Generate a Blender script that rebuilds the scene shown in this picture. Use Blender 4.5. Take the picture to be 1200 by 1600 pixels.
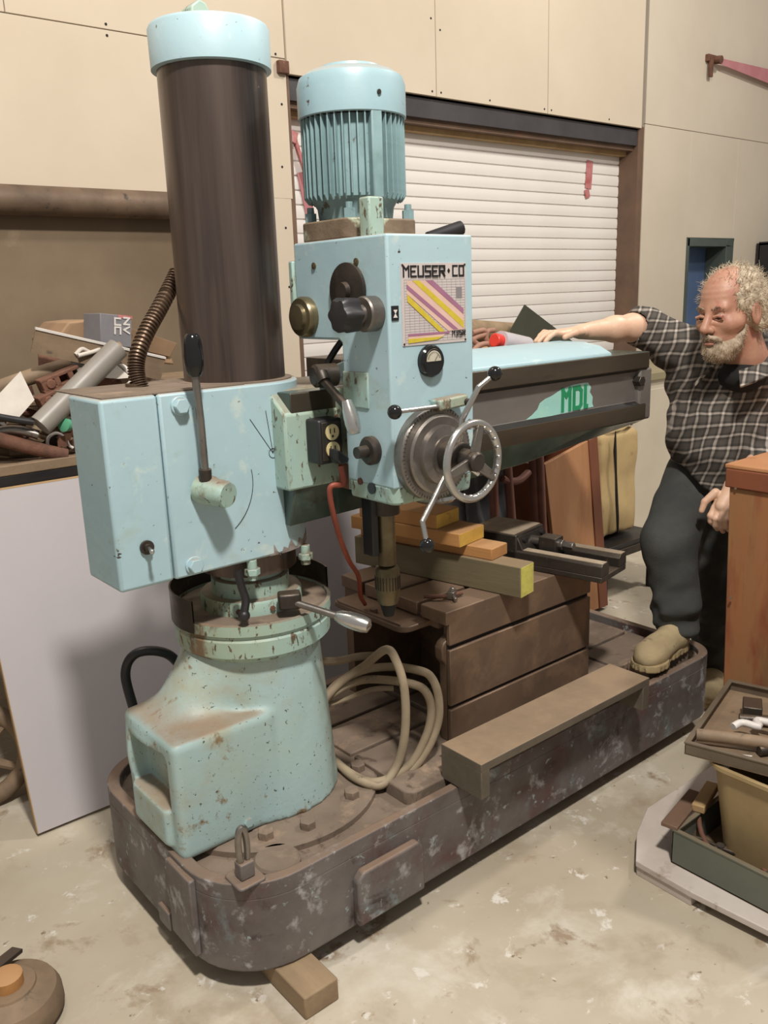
import bpy, bmesh, math, random
import numpy as np
from math import sin, cos, pi, radians, sqrt
from mathutils import Vector, Matrix, noise

for o in list(bpy.data.objects): bpy.data.objects.remove(o)
S = bpy.context.scene
COL = S.collection
random.seed(4)

# ---------------------------------------------------------------- camera
AZ, PITCH, ROLL, FPX = radians(50.7), radians(14.2), radians(2.03), 1350.0
fwd = Vector((cos(AZ)*cos(PITCH), sin(AZ)*cos(PITCH), -sin(PITCH)))
rgt = Vector((sin(AZ), -cos(AZ), 0)); upv = rgt.cross(fwd)
cr = cos(ROLL)*rgt - sin(ROLL)*upv; cu = sin(ROLL)*rgt + cos(ROLL)*upv
cam_d = bpy.data.cameras.new('camera'); cam = bpy.data.objects.new('camera', cam_d); COL.objects.link(cam)
cam.matrix_world = Matrix(((cr.x, cu.x, -fwd.x, 0), (cr.y, cu.y, -fwd.y, 0), (cr.z, cu.z, -fwd.z, 1.55), (0, 0, 0, 1)))
cam_d.sensor_fit = 'VERTICAL'; cam_d.sensor_height = 36.0; cam_d.lens = 36.0*FPX/1600.0
cam_d.clip_start = 0.02; cam_d.clip_end = 60
S.camera = cam

# ---------------------------------------------------------------- world, lamps, exposure
W = bpy.data.worlds.new('world'); S.world = W; W.use_nodes = True
W.node_tree.nodes['Background'].inputs[0].default_value = (1.0, 0.955, 0.90, 1)
W.node_tree.nodes['Background'].inputs[1].default_value = 0.36
def lamp(name, loc, power, size, col, target=None):
    l = bpy.data.lights.new(name, 'AREA'); l.shape = 'DISK'; l.size = size; l.energy = power; l.color = col
    o = bpy.data.objects.new(name, l); COL.objects.link(o); o.location = loc
    d = Vector(target or (loc[0], loc[1], 0)) - Vector(loc)
    o.rotation_euler = d.to_track_quat('-Z', 'Y').to_euler()
    return o
lamp('high_bay_lamp', (0.25, -0.35, 4.6), 250, 0.35, (1.0, 0.95, 0.88), (1.4, 2.2, 0.8))
lamp('high_bay_lamp', (4.9, 0.7, 5.2), 165, 0.45, (1.0, 0.94, 0.86), (4.6, 3.2, 1.2))
lamp('high_bay_lamp', (0.2, 2.6, 5.2), 40, 0.5, (1.0, 0.92, 0.82), (0.8, 4.0, 2.0))
S.view_settings.view_transform = 'Standard'
S.view_settings.look = 'None'; S.view_settings.gamma = 1.0; S.view_settings.use_curve_mapping = False
S.view_settings.exposure = -0.14

# ---------------------------------------------------------------- materials
def lin(c):
    return tuple((v/255/12.92) if v/255 <= 0.04045 else ((v/255+0.055)/1.055)**2.4 for v in c)
def nnew(nt, t, **k):
    n = nt.nodes.new(t)
    for a, b in k.items(): setattr(n, a, b)
    return n
def mat(name, c1, c2=None, scale=4, rough=.6, metal=0, spots=(), dust=None, bump=0, bscale=60, stretch=(1, 1, 1), rvar=.1, contrast=(.35, .65), coat=0, alpha=1, trans=0, emit=None, grad=None, late=()):
    m = bpy.data.materials.new(name); m.use_nodes = True; nt = m.node_tree; L = nt.links
    b = nt.nodes['Principled BSDF']
    tc = nnew(nt, 'ShaderNodeTexCoord'); mp = nnew(nt, 'ShaderNodeMapping'); L.new(tc.outputs['Object'], mp.inputs[0])
    mp.inputs['Scale'].default_value = stretch
    def noi(sc, det=5, ro=.6, dist=0, vec=None):
        n = nnew(nt, 'ShaderNodeTexNoise'); n.inputs['Scale'].default_value = sc; n.inputs['Detail'].default_value = det
        n.inputs['Roughness'].default_value = ro; n.inputs['Distortion'].default_value = dist
        L.new(vec or mp.outputs[0], n.inputs['Vector']); return n
    def rng(sock, a, c, to0=0, to1=1):
        r = nnew(nt, 'ShaderNodeMapRange'); r.inputs[1].default_value = a; r.inputs[2].default_value = c
        r.inputs[3].default_value = to0; r.inputs[4].default_value = to1; L.new(sock, r.inputs[0]); return r.outputs[0]
    def mix(f, a, c):
        x = nnew(nt, 'ShaderNodeMix', data_type='RGBA')
        L.new(f, x.inputs[0])
        for i, v in ((6, a), (7, c)):
            if isinstance(v, tuple): x.inputs[i].default_value = (*v, 1)
            else: L.new(v, x.inputs[i])
        return x.outputs[2]
    c1 = lin(c1); c2 = lin(c2) if c2 else tuple(v*.82 for v in c1)
    n1 = noi(scale); col = mix(rng(n1.outputs[0], *contrast), c1, c2)
    ro = rng(n1.outputs[0], .3, .7, max(rough-rvar, .02), min(rough+rvar, 1))
    for (sc, ssc, t0, t1) in spots:
        n2 = noi(ssc, 6, .65, .3); f = rng(n2.outputs[0], t0, t1); col = mix(f, col, lin(sc))
    if grad:
        dp = nnew(nt, 'ShaderNodeVectorMath', operation='DOT_PRODUCT'); L.new(tc.outputs['Object'], dp.inputs[0]); dp.inputs[1].default_value = grad[0]
        nz = noi(9, 5, .6); ml = nnew(nt, 'ShaderNodeMath', operation='MULTIPLY_ADD'); L.new(nz.outputs[0], ml.inputs[0]); ml.inputs[1].default_value = .16; L.new(dp.outputs['Value'], ml.inputs[2])
        col = mix(rng(ml.outputs[0], grad[1], grad[2], 0, .85), col, lin(grad[3]))
    for (sc, ssc, t0, t1) in late:
        n2 = noi(ssc, 6, .65, .3); f = rng(n2.outputs[0], t0, t1); col = mix(f, col, lin(sc))
    if dust:
        g = nnew(nt, 'ShaderNodeNewGeometry'); sx = nnew(nt, 'ShaderNodeSeparateXYZ'); L.new(g.outputs['Normal'], sx.inputs[0])
        f = rng(sx.outputs[2], .55, .95, 0, 1); n3 = noi(7, 6, .7)
        mu = nnew(nt, 'ShaderNodeMath', operation='MULTIPLY'); L.new(f, mu.inputs[0]); L.new(rng(n3.outputs[0], .25, .6, dust[1]*.55, dust[1]), mu.inputs[1])
        col = mix(mu.outputs[0], col, lin(dust[0]))
    L.new(col, b.inputs['Base Color']); L.new(ro, b.inputs['Roughness'])
    b.inputs['Metallic'].default_value = metal
    if coat: b.inputs['Coat Weight'].default_value = coat; b.inputs['Coat Roughness'].default_value = .15
    if trans: b.inputs['Transmission Weight'].default_value = trans
    if alpha < 1: b.inputs['Alpha'].default_value = alpha
    if bump:
        bn = noi(bscale, 4, .6); bp = nnew(nt, 'ShaderNodeBump'); bp.inputs['Strength'].default_value = bump; bp.inputs['Distance'].default_value = .004
        L.new(bn.outputs[0], bp.inputs['Height']); L.new(bp.outputs[0], b.inputs['Normal'])
    return m
RUST = (118, 82, 58); DIRT = (122, 104, 86)
TEAL = (171, 196, 203)
m_teal = mat('teal_paint', TEAL, (160, 188, 196), 3, .42, 0, [((186, 202, 200), 16, .60, .70), ((96, 92, 84), 60, .665, .69), ((150, 164, 146), 5, .60, .8), ((70, 66, 62), 24, .70, .715)], ((150, 128, 108), .75), .15, 25)
m_cover = mat('clean_teal_paint', (162, 188, 195), (154, 180, 188), 3, .4, 0, [((186, 204, 200), 12, .6, .7)])
m_teal_worn = mat('worn_green_paint', (154, 184, 180), (158, 176, 156), 5, .5, 0, [((150, 138, 100), 4, .52, .70), ((92, 78, 60), 60, .58, .62), ((112, 92, 68), 9, .56, .64)], ((128, 106, 88), .95), .35, 30, (1, 1, .5))
m_ped = mat('speckled_teal_paint', (160, 186, 188), (160, 180, 172), 4, .5, 0, [((160, 152, 120), 3.2, .52, .72), ((130, 112, 84), 14, .61, .68)], ((142, 122, 102), .95), .3, 30, grad=((.85, .35, .0), .085, .225, (116, 102, 70)), late=[((66, 70, 56), 85, .635, .66)])
m_dkgreen = mat('oily_dark_green_paint', (66, 84, 74), (42, 54, 48), 5, .3, 0, [((36, 34, 28), 9, .6, .7)], None, .2, 20, coat=.3)
m_motor = mat('motor_teal_paint', (140, 168, 172), (112, 138, 140), 7, .45, 0, [((90, 84, 74), 22, .62, .68)], ((128, 122, 112), .8), .2, 40)
m_mcap = mat('motor_cover_paint', (156, 184, 192), (146, 174, 182), 4, .4, 0, [((110, 90, 84), 14, .635, .655), ((84, 66, 62), 46, .67, .69)], ((150, 140, 128), .8), .1, 40)
m_col = mat('dark_oiled_steel', (112, 98, 90), (58, 50, 48), 9, .33, .6, [((110, 96, 84), 5, .52, .62), ((34, 30, 30), 7, .55, .68)], None, .05, 90, (1, 1, .05))
m_rail = mat('oiled_slideway_steel', (92, 82, 68), (70, 62, 52), 6, .42, .5, [((58, 50, 40), 8, .6, .7)], None, .1, 50, (.25, 1, 1))
m_web = mat('dark_grey_arm_face', (122, 117, 112), (102, 97, 93), 4, .5, .25, [((70, 58, 48), 3.3, .6, .72)], None, .1, 60, (.4, 1, 1))
m_base = mat('scuffed_base_iron', (116, 110, 107), (90, 83, 81), 4, .6, .2, [((122, 136, 138), 7, .58, .70), ((92, 68, 66), 4, .52, .66), ((168, 166, 168), 12, .57, .68), ((66, 56, 54), 9, .60, .7), ((150, 160, 162), 30, .63, .68)], ((132, 110, 92), .95), .35, 30)
m_top = mat('dusty_brown_iron', (126, 110, 96), (106, 92, 79), 5, .8, 0, [((150, 128, 108), 9, .55, .70), ((84, 70, 60), 13, .60, .68)], None, .4, 50)
m_block = mat('brown_cast_iron', (120, 98, 80), (100, 82, 68), 4, .5, .25, [((136, 110, 88), 6, .52, .70)], ((134, 112, 94), .9), .15, 60)
m_groove = mat('black_groove', (26, 22, 20), None, 5, .8)
m_steel = mat('bare_steel', (150, 144, 138), (120, 114, 108), 9, .36, .85, [((110, 96, 84), 24, .62, .7)], None, .1, 80)
m_dsteel = mat('dark_steel', (74, 68, 62), (54, 48, 44), 9, .45, .6, [((100, 84, 68), 24, .62, .7)], ((120, 104, 88), .6), .2, 60)
m_brass = mat('greasy_brass_steel', (128, 118, 92), (96, 84, 62), 9, .36, .7, (), None, .1, 60)
m_alu = mat('polished_aluminium', (206, 204, 200), (178, 176, 172), 12, .24, .9, (), None, .06, 60)
m_ball = mat('black_bakelite', (22, 22, 22), (28, 28, 28), 5, .12, 0, rvar=.02)
m_black = mat('black_plastic', (30, 29, 32), (36, 34, 36), 9, .42)
m_rust = mat('rusty_iron', (118, 80, 62), (88, 60, 48), 14, .85, 0, [((150, 110, 86), 30, .62, .7)], None, .6, 60)
m_wood_dark = mat('old_green_timber', (112, 102, 76), (92, 82, 62), 5, .8, 0, [((132, 118, 88), 10, .6, .7)], ((146, 120, 92), .7), .3, 60, (1, .12, 1))
m_wood_or = mat('orange_timber', (184, 134, 80), (160, 112, 66), 6, .75, 0, (), ((176, 138, 100), .7), .3, 60, (1, .15, 1))
m_wood_ye = mat('yellow_painted_wood_end', (208, 168, 74), (190, 150, 70), 14, .75, 0, [((150, 120, 70), 22, .62, .7)], None, .3, 60)
m_wood_gr = mat('yellow_green_painted_end', (196, 190, 92), (170, 160, 88), 18, .75, 0, [((140, 124, 80), 26, .6, .68)], None, .3, 60)
m_wood_pl = mat('plain_softwood', (176, 146, 104), (156, 126, 88), 8, .75, 0, (), None, .3, 50, (1, 1, .12))
m_wood_blk = mat('weathered_wood_block', (150, 128, 100), (128, 108, 84), 12, .85, 0, [((100, 86, 68), 20, .62, .7)], None, .4, 60, (1, .2, 1))
m_wood_red = mat('red_stained_plywood', (158, 98, 64), (140, 112, 74), 4.0, .5, 0, [((128, 64, 46), 5, .50, .62), ((126, 104, 66), 3, .56, .7)], ((176, 140, 102), .9), .1, 60, (1, 1, .16))
m_wood_br = mat('brown_varnished_board', (188, 138, 98), (168, 116, 78), 4.5, .45, 0, [((140, 84, 50), 3.5, .54, .68)], None, .1, 60, (1, 1, .3))
m_wood_br2 = mat('dark_board_edge', (132, 78, 52), (112, 64, 44), 5, .5, 0, (), None, .1, 60, (1, 1, .3))
m_lam = mat('pale_grey_laminate', (178, 172, 174), (172, 166, 168), 2, .5, 0, [((150, 144, 142), 30, .74, .76)])
m_wall = mat('cream_wall_board', (206, 192, 172), (199, 185, 165), 1.2, .85, 0, (), None, .03, 200)
m_wall_r = mat('grey_cream_wall_board', (204, 192, 174), (196, 184, 166), 1.2, .85, 0, (), None, .03, 200)
m_brown = mat('brown_hardboard', (128, 110, 88), (112, 96, 76), 1.6, .8, 0, [((148, 128, 104), 2.5, .62, .75)], None, .05, 60)
m_slat = mat('white_painted_slat', (232, 227, 222), (226, 220, 214), 2, .45, 0, (), None, .02, 90)
m_lintel = mat('grey_steel_lintel', (74, 70, 72), (62, 58, 60), 3, .6, .2, (), None, .1, 50)
m_jamb = mat('brown_steel_jamb', (116, 90, 72), (96, 76, 62), 4, .7, 0, [((150, 56, 50), 6, .68, .72)], None, .1, 50)
m_pipe = mat('brown_pipe', (120, 100, 82), (92, 76, 62), 5, .6, .2, [((70, 60, 50), 20, .6, .68)], None, .2, 50)
m_redtape = mat('faded_red_tape', (170, 84, 84), (196, 140, 138), 12, .6)
m_pink = mat('pink_tape', (178, 112, 118), (186, 128, 130), 8, .6)
m_dust = mat('pale_workshop_dust', (158, 142, 122), (140, 124, 104), 14, .9)
m_floor = mat('worn_concrete', (182, 172, 154), (164, 152, 132), 1.2, .68, 0, [((196, 188, 174), 3.2, .52, .66), ((146, 128, 106), 6.5, .585, .67), ((204, 198, 188), 13, .61, .67), ((124, 106, 88), 26, .655, .69), ((152, 136, 114), 2.2, .55, .70)], None, .25, 18)
m_door = mat('blue_door_paint', (84, 104, 138), (70, 90, 124), 3, .5, 0, [((50, 56, 70), 9, .7, .73)])
m_dframe = mat('green_grey_frame', (78, 88, 82), (68, 78, 72), 3, .6)
m_paper = mat('white_paper', (204, 196, 186), (186, 178, 168), 8, .8)
m_card = mat('brown_cardboard', (162, 132, 102), (144, 116, 90), 6, .85)
m_kraft = mat('kraft_paper_wrap', (188, 164, 118), (172, 146, 102), 5, .8, 0, [((140, 112, 78), 8, .62, .72)], None, .3, 12)
m_boxgrey = mat('grey_printed_box', (128, 126, 130), (112, 110, 114), 5, .5)
m_red = mat('red_plastic', (216, 60, 48), (206, 50, 40), 5, .35)
m_clear = mat('cloudy_plastic', (206, 200, 204), (196, 190, 196), 5, .18, 0, alpha=.75)
m_hose = mat('pinkish_brown_hose', (168, 128, 110), (148, 110, 94), 7, .7)
m_cable = mat('dusty_grey_cable', (160, 144, 120), (138, 122, 100), 8, .75, 0, [((112, 98, 82), 30, .62, .7)], None, .15, 60)
m_redcord = mat('red_brown_cord', (150, 74, 56), (126, 60, 46), 5, .55)
m_conduit = mat('brown_metal_conduit', (112, 92, 76), (90, 74, 60), 9, .4, .6, (), None, .1, 50)
m_tube = mat('grey_plastic_tube', (142, 136, 128), (126, 120, 112), 4, .45)
m_gun = mat('olive_sheet_metal', (74, 76, 62), (62, 64, 52), 4, .5, .2)
m_green = mat('green_plastic', (92, 168, 132), None, 4, .5)
m_label = mat('green_lettering', (26, 132, 84), (36, 140, 96), 20, .6)
m_sticker = mat('pale_green_paint_patch', (164, 212, 196), (150, 202, 196), 9, .6, 0, [((190, 214, 204), 20, .6, .68)])
m_plate = mat('printed_metal_plate', (196, 186, 182), (188, 178, 176), 6, .4)
m_ink = mat('black_ink', (24, 22, 24), None, 5, .5)
m_purple = mat('purple_ink', (158, 108, 134), None, 9, .5)
m_yellow = mat('yellow_ink', (202, 182, 60), (192, 170, 50), 60, .5)
m_pinkp = mat('pale_pink_ink', (216, 182, 168), None, 9, .5)
m_grid = mat('grey_grid_ink', (134, 128, 130), None, 9, .5)
m_ivory = mat('ivory_outlet', (216, 198, 148), None, 9, .4)
m_glass = mat('gauge_face', (196, 190, 172), (176, 170, 150), 20, .25)
m_traygreen = mat('grey_green_steel_tray', (104, 108, 96), (92, 96, 86), 3, .5, .2, [((140, 124, 100), 12, .66, .7)], ((140, 122, 98), .7), .1, 40)
m_traybr = mat('brown_steel_tray', (112, 98, 80), (94, 82, 68), 5, .6, .2, (), None, .2, 40)
m_bucket = mat('tan_plastic_bucket', (160, 138, 100), (146, 124, 88), 4, .6, 0, [((196, 184, 160), 12, .68, .72)], None, .15, 40)
m_wboard = mat('white_scuffed_board', (196, 186, 178), (180, 168, 158), 5, .7, 0, [((150, 132, 118), 9, .6, .68)], None, .2, 40)
m_white = mat('white_plastic', (216, 210, 204), None, 5, .5)
m_iron = mat('tan_dusty_cast_iron', (138, 116, 92), (112, 94, 76), 7, .7, 0, [((86, 74, 62), 18, .62, .7)], None, .3, 40)
m_cab = mat('cream_cabinet', (200, 190, 172), (192, 182, 164), 3, .6)
m_olive = mat('olive_wood_top', (150, 140, 110), (138, 128, 100), 3, .6)
m_tarp = mat('grey_tarp', (96, 96, 98), (60, 60, 64), 5, .7)
m_skin = mat('weathered_skin', (182, 138, 114), (166, 118, 98), 12, .5, 0, [((172, 110, 96), 16, .57, .68)], None, .25, 80)
m_armskin = mat('pale_arm_skin', (214, 178, 152), (202, 160, 134), 10, .5, 0, [((190, 140, 120), 14, .6, .72)], None, .15, 80)
m_lip = mat('lip_skin', (172, 118, 100), None, 9, .5)
m_hair = mat('grey_blond_hair', (188, 172, 148), (146, 130, 108), 30, .6)
m_beard = mat('pale_grey_beard', (176, 158, 136), (144, 126, 106), 30, .7)
m_eye = mat('eye_white', (150, 134, 124), None, 5, .2)
m_iris = mat('dark_iris', (44, 34, 30), None, 5, .15)
m_denim = mat('dusty_dark_trousers', (72, 72, 68), (56, 58, 56), 5, .85, 0, [((118, 100, 80), 3.2, .56, .76)], None, .3, 140)
m_under = mat('black_undershirt', (26, 25, 26), None, 5, .9)
m_boot = mat('dusty_tan_suede', (184, 166, 128), (158, 140, 108), 8, .85, 0, [((128, 110, 86), 12, .62, .7)], None, .3, 80)
m_sole = mat('tan_rubber_sole', (176, 156, 116), (150, 132, 98), 8, .8)

def plaid():
    m = bpy.data.materials.new('plaid_flannel'); m.use_nodes = True; nt = m.node_tree; L = nt.links; b = nt.nodes['Principled BSDF']
    tc = nnew(nt, 'ShaderNodeTexCoord'); no = nnew(nt, 'ShaderNodeTexNoise'); no.inputs['Scale'].default_value = 5; no.inputs['Detail'].default_value = 2
    L.new(tc.outputs['Object'], no.inputs['Vector'])
    sb = nnew(nt, 'ShaderNodeVectorMath', operation='SUBTRACT'); L.new(no.outputs['Color'], sb.inputs[0]); sb.inputs[1].default_value = (.5, .5, .5)
    sc = nnew(nt, 'ShaderNodeVectorMath', operation='SCALE'); L.new(sb.outputs[0], sc.inputs[0]); sc.inputs[3].default_value = .06
    ad = nnew(nt, 'ShaderNodeVectorMath', operation='ADD'); L.new(tc.outputs['Object'], ad.inputs[0]); L.new(sc.outputs[0], ad.inputs[1])
    fs = []
    for ax, per in (((.55, -.75, -.25), .036), ((.15, .1, .98), .040)):
        d = nnew(nt, 'ShaderNodeVectorMath', operation='DOT_PRODUCT'); L.new(ad.outputs[0], d.inputs[0]); d.inputs[1].default_value = ax
        k = nnew(nt, 'ShaderNodeMath', operation='MULTIPLY'); L.new(d.outputs['Value'], k.inputs[0]); k.inputs[1].default_value = 1/per
        f = nnew(nt, 'ShaderNodeMath', operation='FRACT'); L.new(k.outputs[0], f.inputs[0])
        c = nnew(nt, 'ShaderNodeMath', operation='SUBTRACT'); L.new(f.outputs[0], c.inputs[0]); c.inputs[1].default_value = .5
        a = nnew(nt, 'ShaderNodeMath', operation='ABSOLUTE'); L.new(c.outputs[0], a.inputs[0])
        r = nnew(nt, 'ShaderNodeMapRange'); r.inputs[1].default_value = .07; r.inputs[2].default_value = .14; r.inputs[3].default_value = 1; r.inputs[4].default_value = 0
        L.new(a.outputs[0], r.inputs[0])
        r2 = nnew(nt, 'ShaderNodeMapRange'); r2.inputs[1].default_value = .26; r2.inputs[2].default_value = .34; r2.inputs[3].default_value = 0; r2.inputs[4].default_value = .28
        L.new(a.outputs[0], r2.inputs[0])
        s = nnew(nt, 'ShaderNodeMath', operation='ADD'); L.new(r.outputs[0], s.inputs[0]); L.new(r2.outputs[0], s.inputs[1]); fs.append(s)
    s = nnew(nt, 'ShaderNodeMath', operation='ADD'); L.new(fs[0].outputs[0], s.inputs[0]); L.new(fs[1].outputs[0], s.inputs[1])
    h = nnew(nt, 'ShaderNodeMath', operation='MULTIPLY'); L.new(s.outputs[0], h.inputs[0]); h.inputs[1].default_value = .5
    r = nnew(nt, 'ShaderNodeValToRGB'); L.new(h.outputs[0], r.inputs[0])
    r.color_ramp.elements[0].color = (*lin((46, 43, 40)), 1); r.color_ramp.elements[1].color = (*lin((174, 164, 154)), 1)
    e = r.color_ramp.elements.new(.28); e.color = (*lin((76, 70, 64)), 1); e = r.color_ramp.elements.new(.5); e.color = (*lin((120, 112, 104)), 1)
    L.new(r.outputs[0], b.inputs['Base Color']); b.inputs['Roughness'].default_value = .9
    return m
m_plaid = plaid()

# ---------------------------------------------------------------- mesh helpers
def rot_to(axis):
    return Vector((0, 0, 1)).rotation_difference(Vector(axis).normalized()).to_matrix()
class MB:
    def __init__(s): s.v = []; s.f = []; s.m = []; s.mi = 0
    def add(s, vs, fs):
        n = len(s.v); s.v += [tuple(v) for v in vs]; s.f += [tuple(i+n for i in f) for f in fs]; s.m += [s.mi]*len(fs); return s
    def use(s, i): s.mi = i; return s
    def box(s, x0, x1, y0, y1, z0, z1):
        return s.add([(x, y, z) for x in (x0, x1) for y in (y0, y1) for z in (z0, z1)],
                     [(0, 1, 3, 2), (4, 6, 7, 5), (0, 4, 5, 1), (2, 3, 7, 6), (0, 2, 6, 4), (1, 5, 7, 3)])
    def obox(s, c, size, R=None):
        R = R or Matrix.Identity(3); c = Vector(c); hx, hy, hz = [v/2 for v in size]
        return s.add([c + R @ Vector((x, y, z)) for x in (-hx, hx) for y in (-hy, hy) for z in (-hz, hz)],
                     [(0, 1, 3, 2), (4, 6, 7, 5), (0, 4, 5, 1), (2, 3, 7, 6), (0, 2, 6, 4), (1, 5, 7, 3)])
    def lathe(s, o, axis, prof, seg=32, cap=True, a0=0, a1=2*pi):
        R = rot_to(axis); o = Vector(o); full = abs(a1-a0-2*pi) < 1e-6; n = seg if full else seg+1
        vs = []
        for (r, h) in prof:
            for k in range(n):
                a = a0+(a1-a0)*k/seg; vs.append(o + R @ Vector((r*cos(a), r*sin(a), h)))
        fs = []
        for i in range(len(prof)-1):
            for k in range(seg):
                k2 = (k+1) % n if full else k+1
                fs.append((i*n+k, i*n+k2, (i+1)*n+k2, (i+1)*n+k))
        if cap and full:
            fs.append(tuple(reversed(range(n)))); fs.append(tuple(range((len(prof)-1)*n, len(prof)*n)))
        return s.add(vs, fs)
    def cyl(s, p0, p1, r, r1=None, seg=20):
        d = Vector(p1)-Vector(p0); return s.lathe(p0, d, [(r, 0), (r if r1 is None else r1, d.length)], seg)
    def hexa(s, p0, p1, r): return s.cyl(p0, p1, r, seg=6)
    def prism(s, poly, ax, a0, a1):
        def P(u, v, w): return {'z': (u, v, w), 'y': (u, w, v), 'x': (w, u, v)}[ax]
        n = len(poly); vs = [P(u, v, a0) for u, v in poly]+[P(u, v, a1) for u, v in poly]
        return s.add(vs, [tuple(range(n)), tuple(range(2*n-1, n-1, -1))]+[(i, (i+1) % n, (i+1) % n+n, i+n) for i in range(n)])
    def ring(s, outer, inner, z0, z1):
        n = len(outer); vs = [(x, y, z) for z in (z0, z1) for L in (outer, inner) for x, y in L]; fs = []
        for i in range(n):
            j = (i+1) % n
            fs += [(i, j, 2*n+j, 2*n+i), (n+i, 3*n+i, 3*n+j, n+j), (2*n+i, 2*n+j, 3*n+j, 3*n+i), (i, n+i, n+j, j)]
        return s.add(vs, fs)
    def tube(s, pts, r, seg=10, closed=False, sub=0, rf=None, cap=True, flat=1):
        pts = [Vector(p) for p in pts]
        if sub:
            q = []; n = len(pts); rng = n if closed else n-1
            for i in range(rng):
                p0 = pts[(i-1) % n] if (closed or i > 0) else pts[0]*2-pts[1]
                p1 = pts[i]; p2 = pts[(i+1) % n]
                p3 = pts[(i+2) % n] if (closed or i+2 < n) else pts[-1]*2-pts[-2]
                for k in range(sub):
                    t = k/sub; q.append(.5*((2*p1)+(-p0+p2)*t+(2*p0-5*p1+4*p2-p3)*t*t+(-p0+3*p1-3*p2+p3)*t**3))
            if not closed: q.append(pts[-1])
            pts = q
        n = len(pts); vs = []; nrm = None
        for i in range(n):
            a = pts[(i-1) % n] if (closed or i) else pts[0]; b = pts[(i+1) % n] if (closed or i < n-1) else pts[-1]
            t = (b-a).normalized()
            if nrm is None: nrm = t.orthogonal().normalized()
            nrm = (nrm - t*nrm.dot(t)).normalized(); bn = t.cross(nrm)
            rr = r if rf is None else rf(i/(n-1))
            for k in range(seg):
                an = 2*pi*k/seg; vs.append(pts[i]+nrm*cos(an)*rr+bn*sin(an)*rr*flat)
        fs = []
        for i in range(n if closed else n-1):
            for k in range(seg):
                j = (i+1) % n; fs.append((i*seg+k, i*seg+(k+1) % seg, j*seg+(k+1) % seg, j*seg+k))
        if not closed and cap: fs += [tuple(reversed(range(seg))), tuple(range((n-1)*seg, n*seg))]
        return s.add(vs, fs)
    def ell(s, c, r, R=None, seg=20, rings=12):
        c = Vector(c); R = R or Matrix.Identity(3); vs = []; fs = []
        for i in range(rings+1):
            a = pi*i/rings
            for k in range(seg):
                b = 2*pi*k/seg; vs.append(c + R @ Vector((r[0]*sin(a)*cos(b), r[1]*sin(a)*sin(b), r[2]*cos(a))))
        for i in range(rings):
            for k in range(seg): fs.append((i*seg+k, (i+1)*seg+k, (i+1)*seg+(k+1) % seg, i*seg+(k+1) % seg))
        return s.add(vs, fs)
    def ball(s, c, r): return s.ell(c, (r, r, r))
    def torus(s, c, axis, R, r, seg=48, s2=12):
        M = rot_to(axis); c = Vector(c)
        return s.tube([c + M @ Vector((R*cos(2*pi*k/seg), R*sin(2*pi*k/seg), 0)) for k in range(seg)], r, s2, True)
    def build(s, name, mats, parent=None, bevel=0, seg=2, angle=35, world=True, mods=None):
        me = bpy.data.meshes.new(name); me.from_pydata(s.v, [], s.f)
        mats = mats if isinstance(mats, (list, tuple)) else [mats]
        for q in mats: me.materials.append(q)
        if len(mats) > 1: me.polygons.foreach_set('material_index', s.m)
        bm = bmesh.new(); bm.from_mesh(me); bmesh.ops.remove_doubles(bm, verts=bm.verts, dist=1e-6)
        bmesh.ops.dissolve_degenerate(bm, edges=bm.edges, dist=1e-7)
        bmesh.ops.recalc_face_normals(bm, faces=bm.faces); bm.to_mesh(me); bm.free()
        return link(name, me, parent, bevel, seg, angle, world)
def chain(o):
    M = Matrix.Identity(4)
    while o: M = o.matrix_basis @ M; o = o.parent
    return M
def link(name, me, parent=None, bevel=0, seg=2, angle=35, world=True):
    o = bpy.data.objects.new(name, me); COL.objects.link(o)
    if parent:
        o.parent = parent
        if world: me.transform(chain(parent).inverted())
    me.polygons.foreach_set('use_smooth', [True]*len(me.polygons))
    me.set_sharp_from_angle(angle=radians(angle))
    if bevel:
        b = o.modifiers.new('bevel', 'BEVEL'); b.width = bevel; b.segments = seg; b.limit_method = 'ANGLE'; b.angle_limit = radians(angle)
        b.harden_normals = False; me.polygons.foreach_set('use_smooth', [True]*len(me.polygons))
    return o
def tag(o, label=None, cat=None, group=None, kind=None):
    if label: o['label'] = label
    if cat: o['category'] = cat
    if group: o['group'] = group
    if kind: o['kind'] = kind
    return o
def thing(name, label, cat, loc=(0, 0, 0), group=None, rz=0):
    o = bpy.data.objects.new(name, None); COL.objects.link(o); o.location = loc; o.rotation_euler = (0, 0, rz); o.empty_display_size = .05
    return tag(o, label, cat, group)
def solo(mb, name, mats, label, cat, bevel=0, group=None, **k):
    """a thing that is one mesh: origin moved to its base centre"""
    xs = np.array(mb.v); c = Vector(((xs[:, 0].min()+xs[:, 0].max())/2, (xs[:, 1].min()+xs[:, 1].max())/2, xs[:, 2].min()))
    mb.v = [tuple(Vector(v)-c) for v in mb.v]
    o = mb.build(name, mats, None, bevel, **k); o.location = c; return tag(o, label, cat, group)
def copy_tree(o, parent=None):
    c = o.copy(); COL.objects.link(c); c.parent = parent
    for ch in [x for x in o.children]: copy_tree(ch, c)
    return c
def rrect(x0, x1, y0, y1, r, n=8):
    out = []
    rs = r if isinstance(r, (list, tuple)) else [r]*4
    for (cx, cy, a, q) in ((x1-rs[0], y0+rs[0], -pi/2, rs[0]), (x1-rs[1], y1-rs[1], 0, rs[1]), (x0+rs[2], y1-rs[2], pi/2, rs[2]), (x0+rs[3], y0+rs[3], pi, rs[3])):
        for k in range(n+1): an = a+pi/2*k/n; out.append((cx+q*cos(an), cy+q*sin(an)))
    return out
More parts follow.
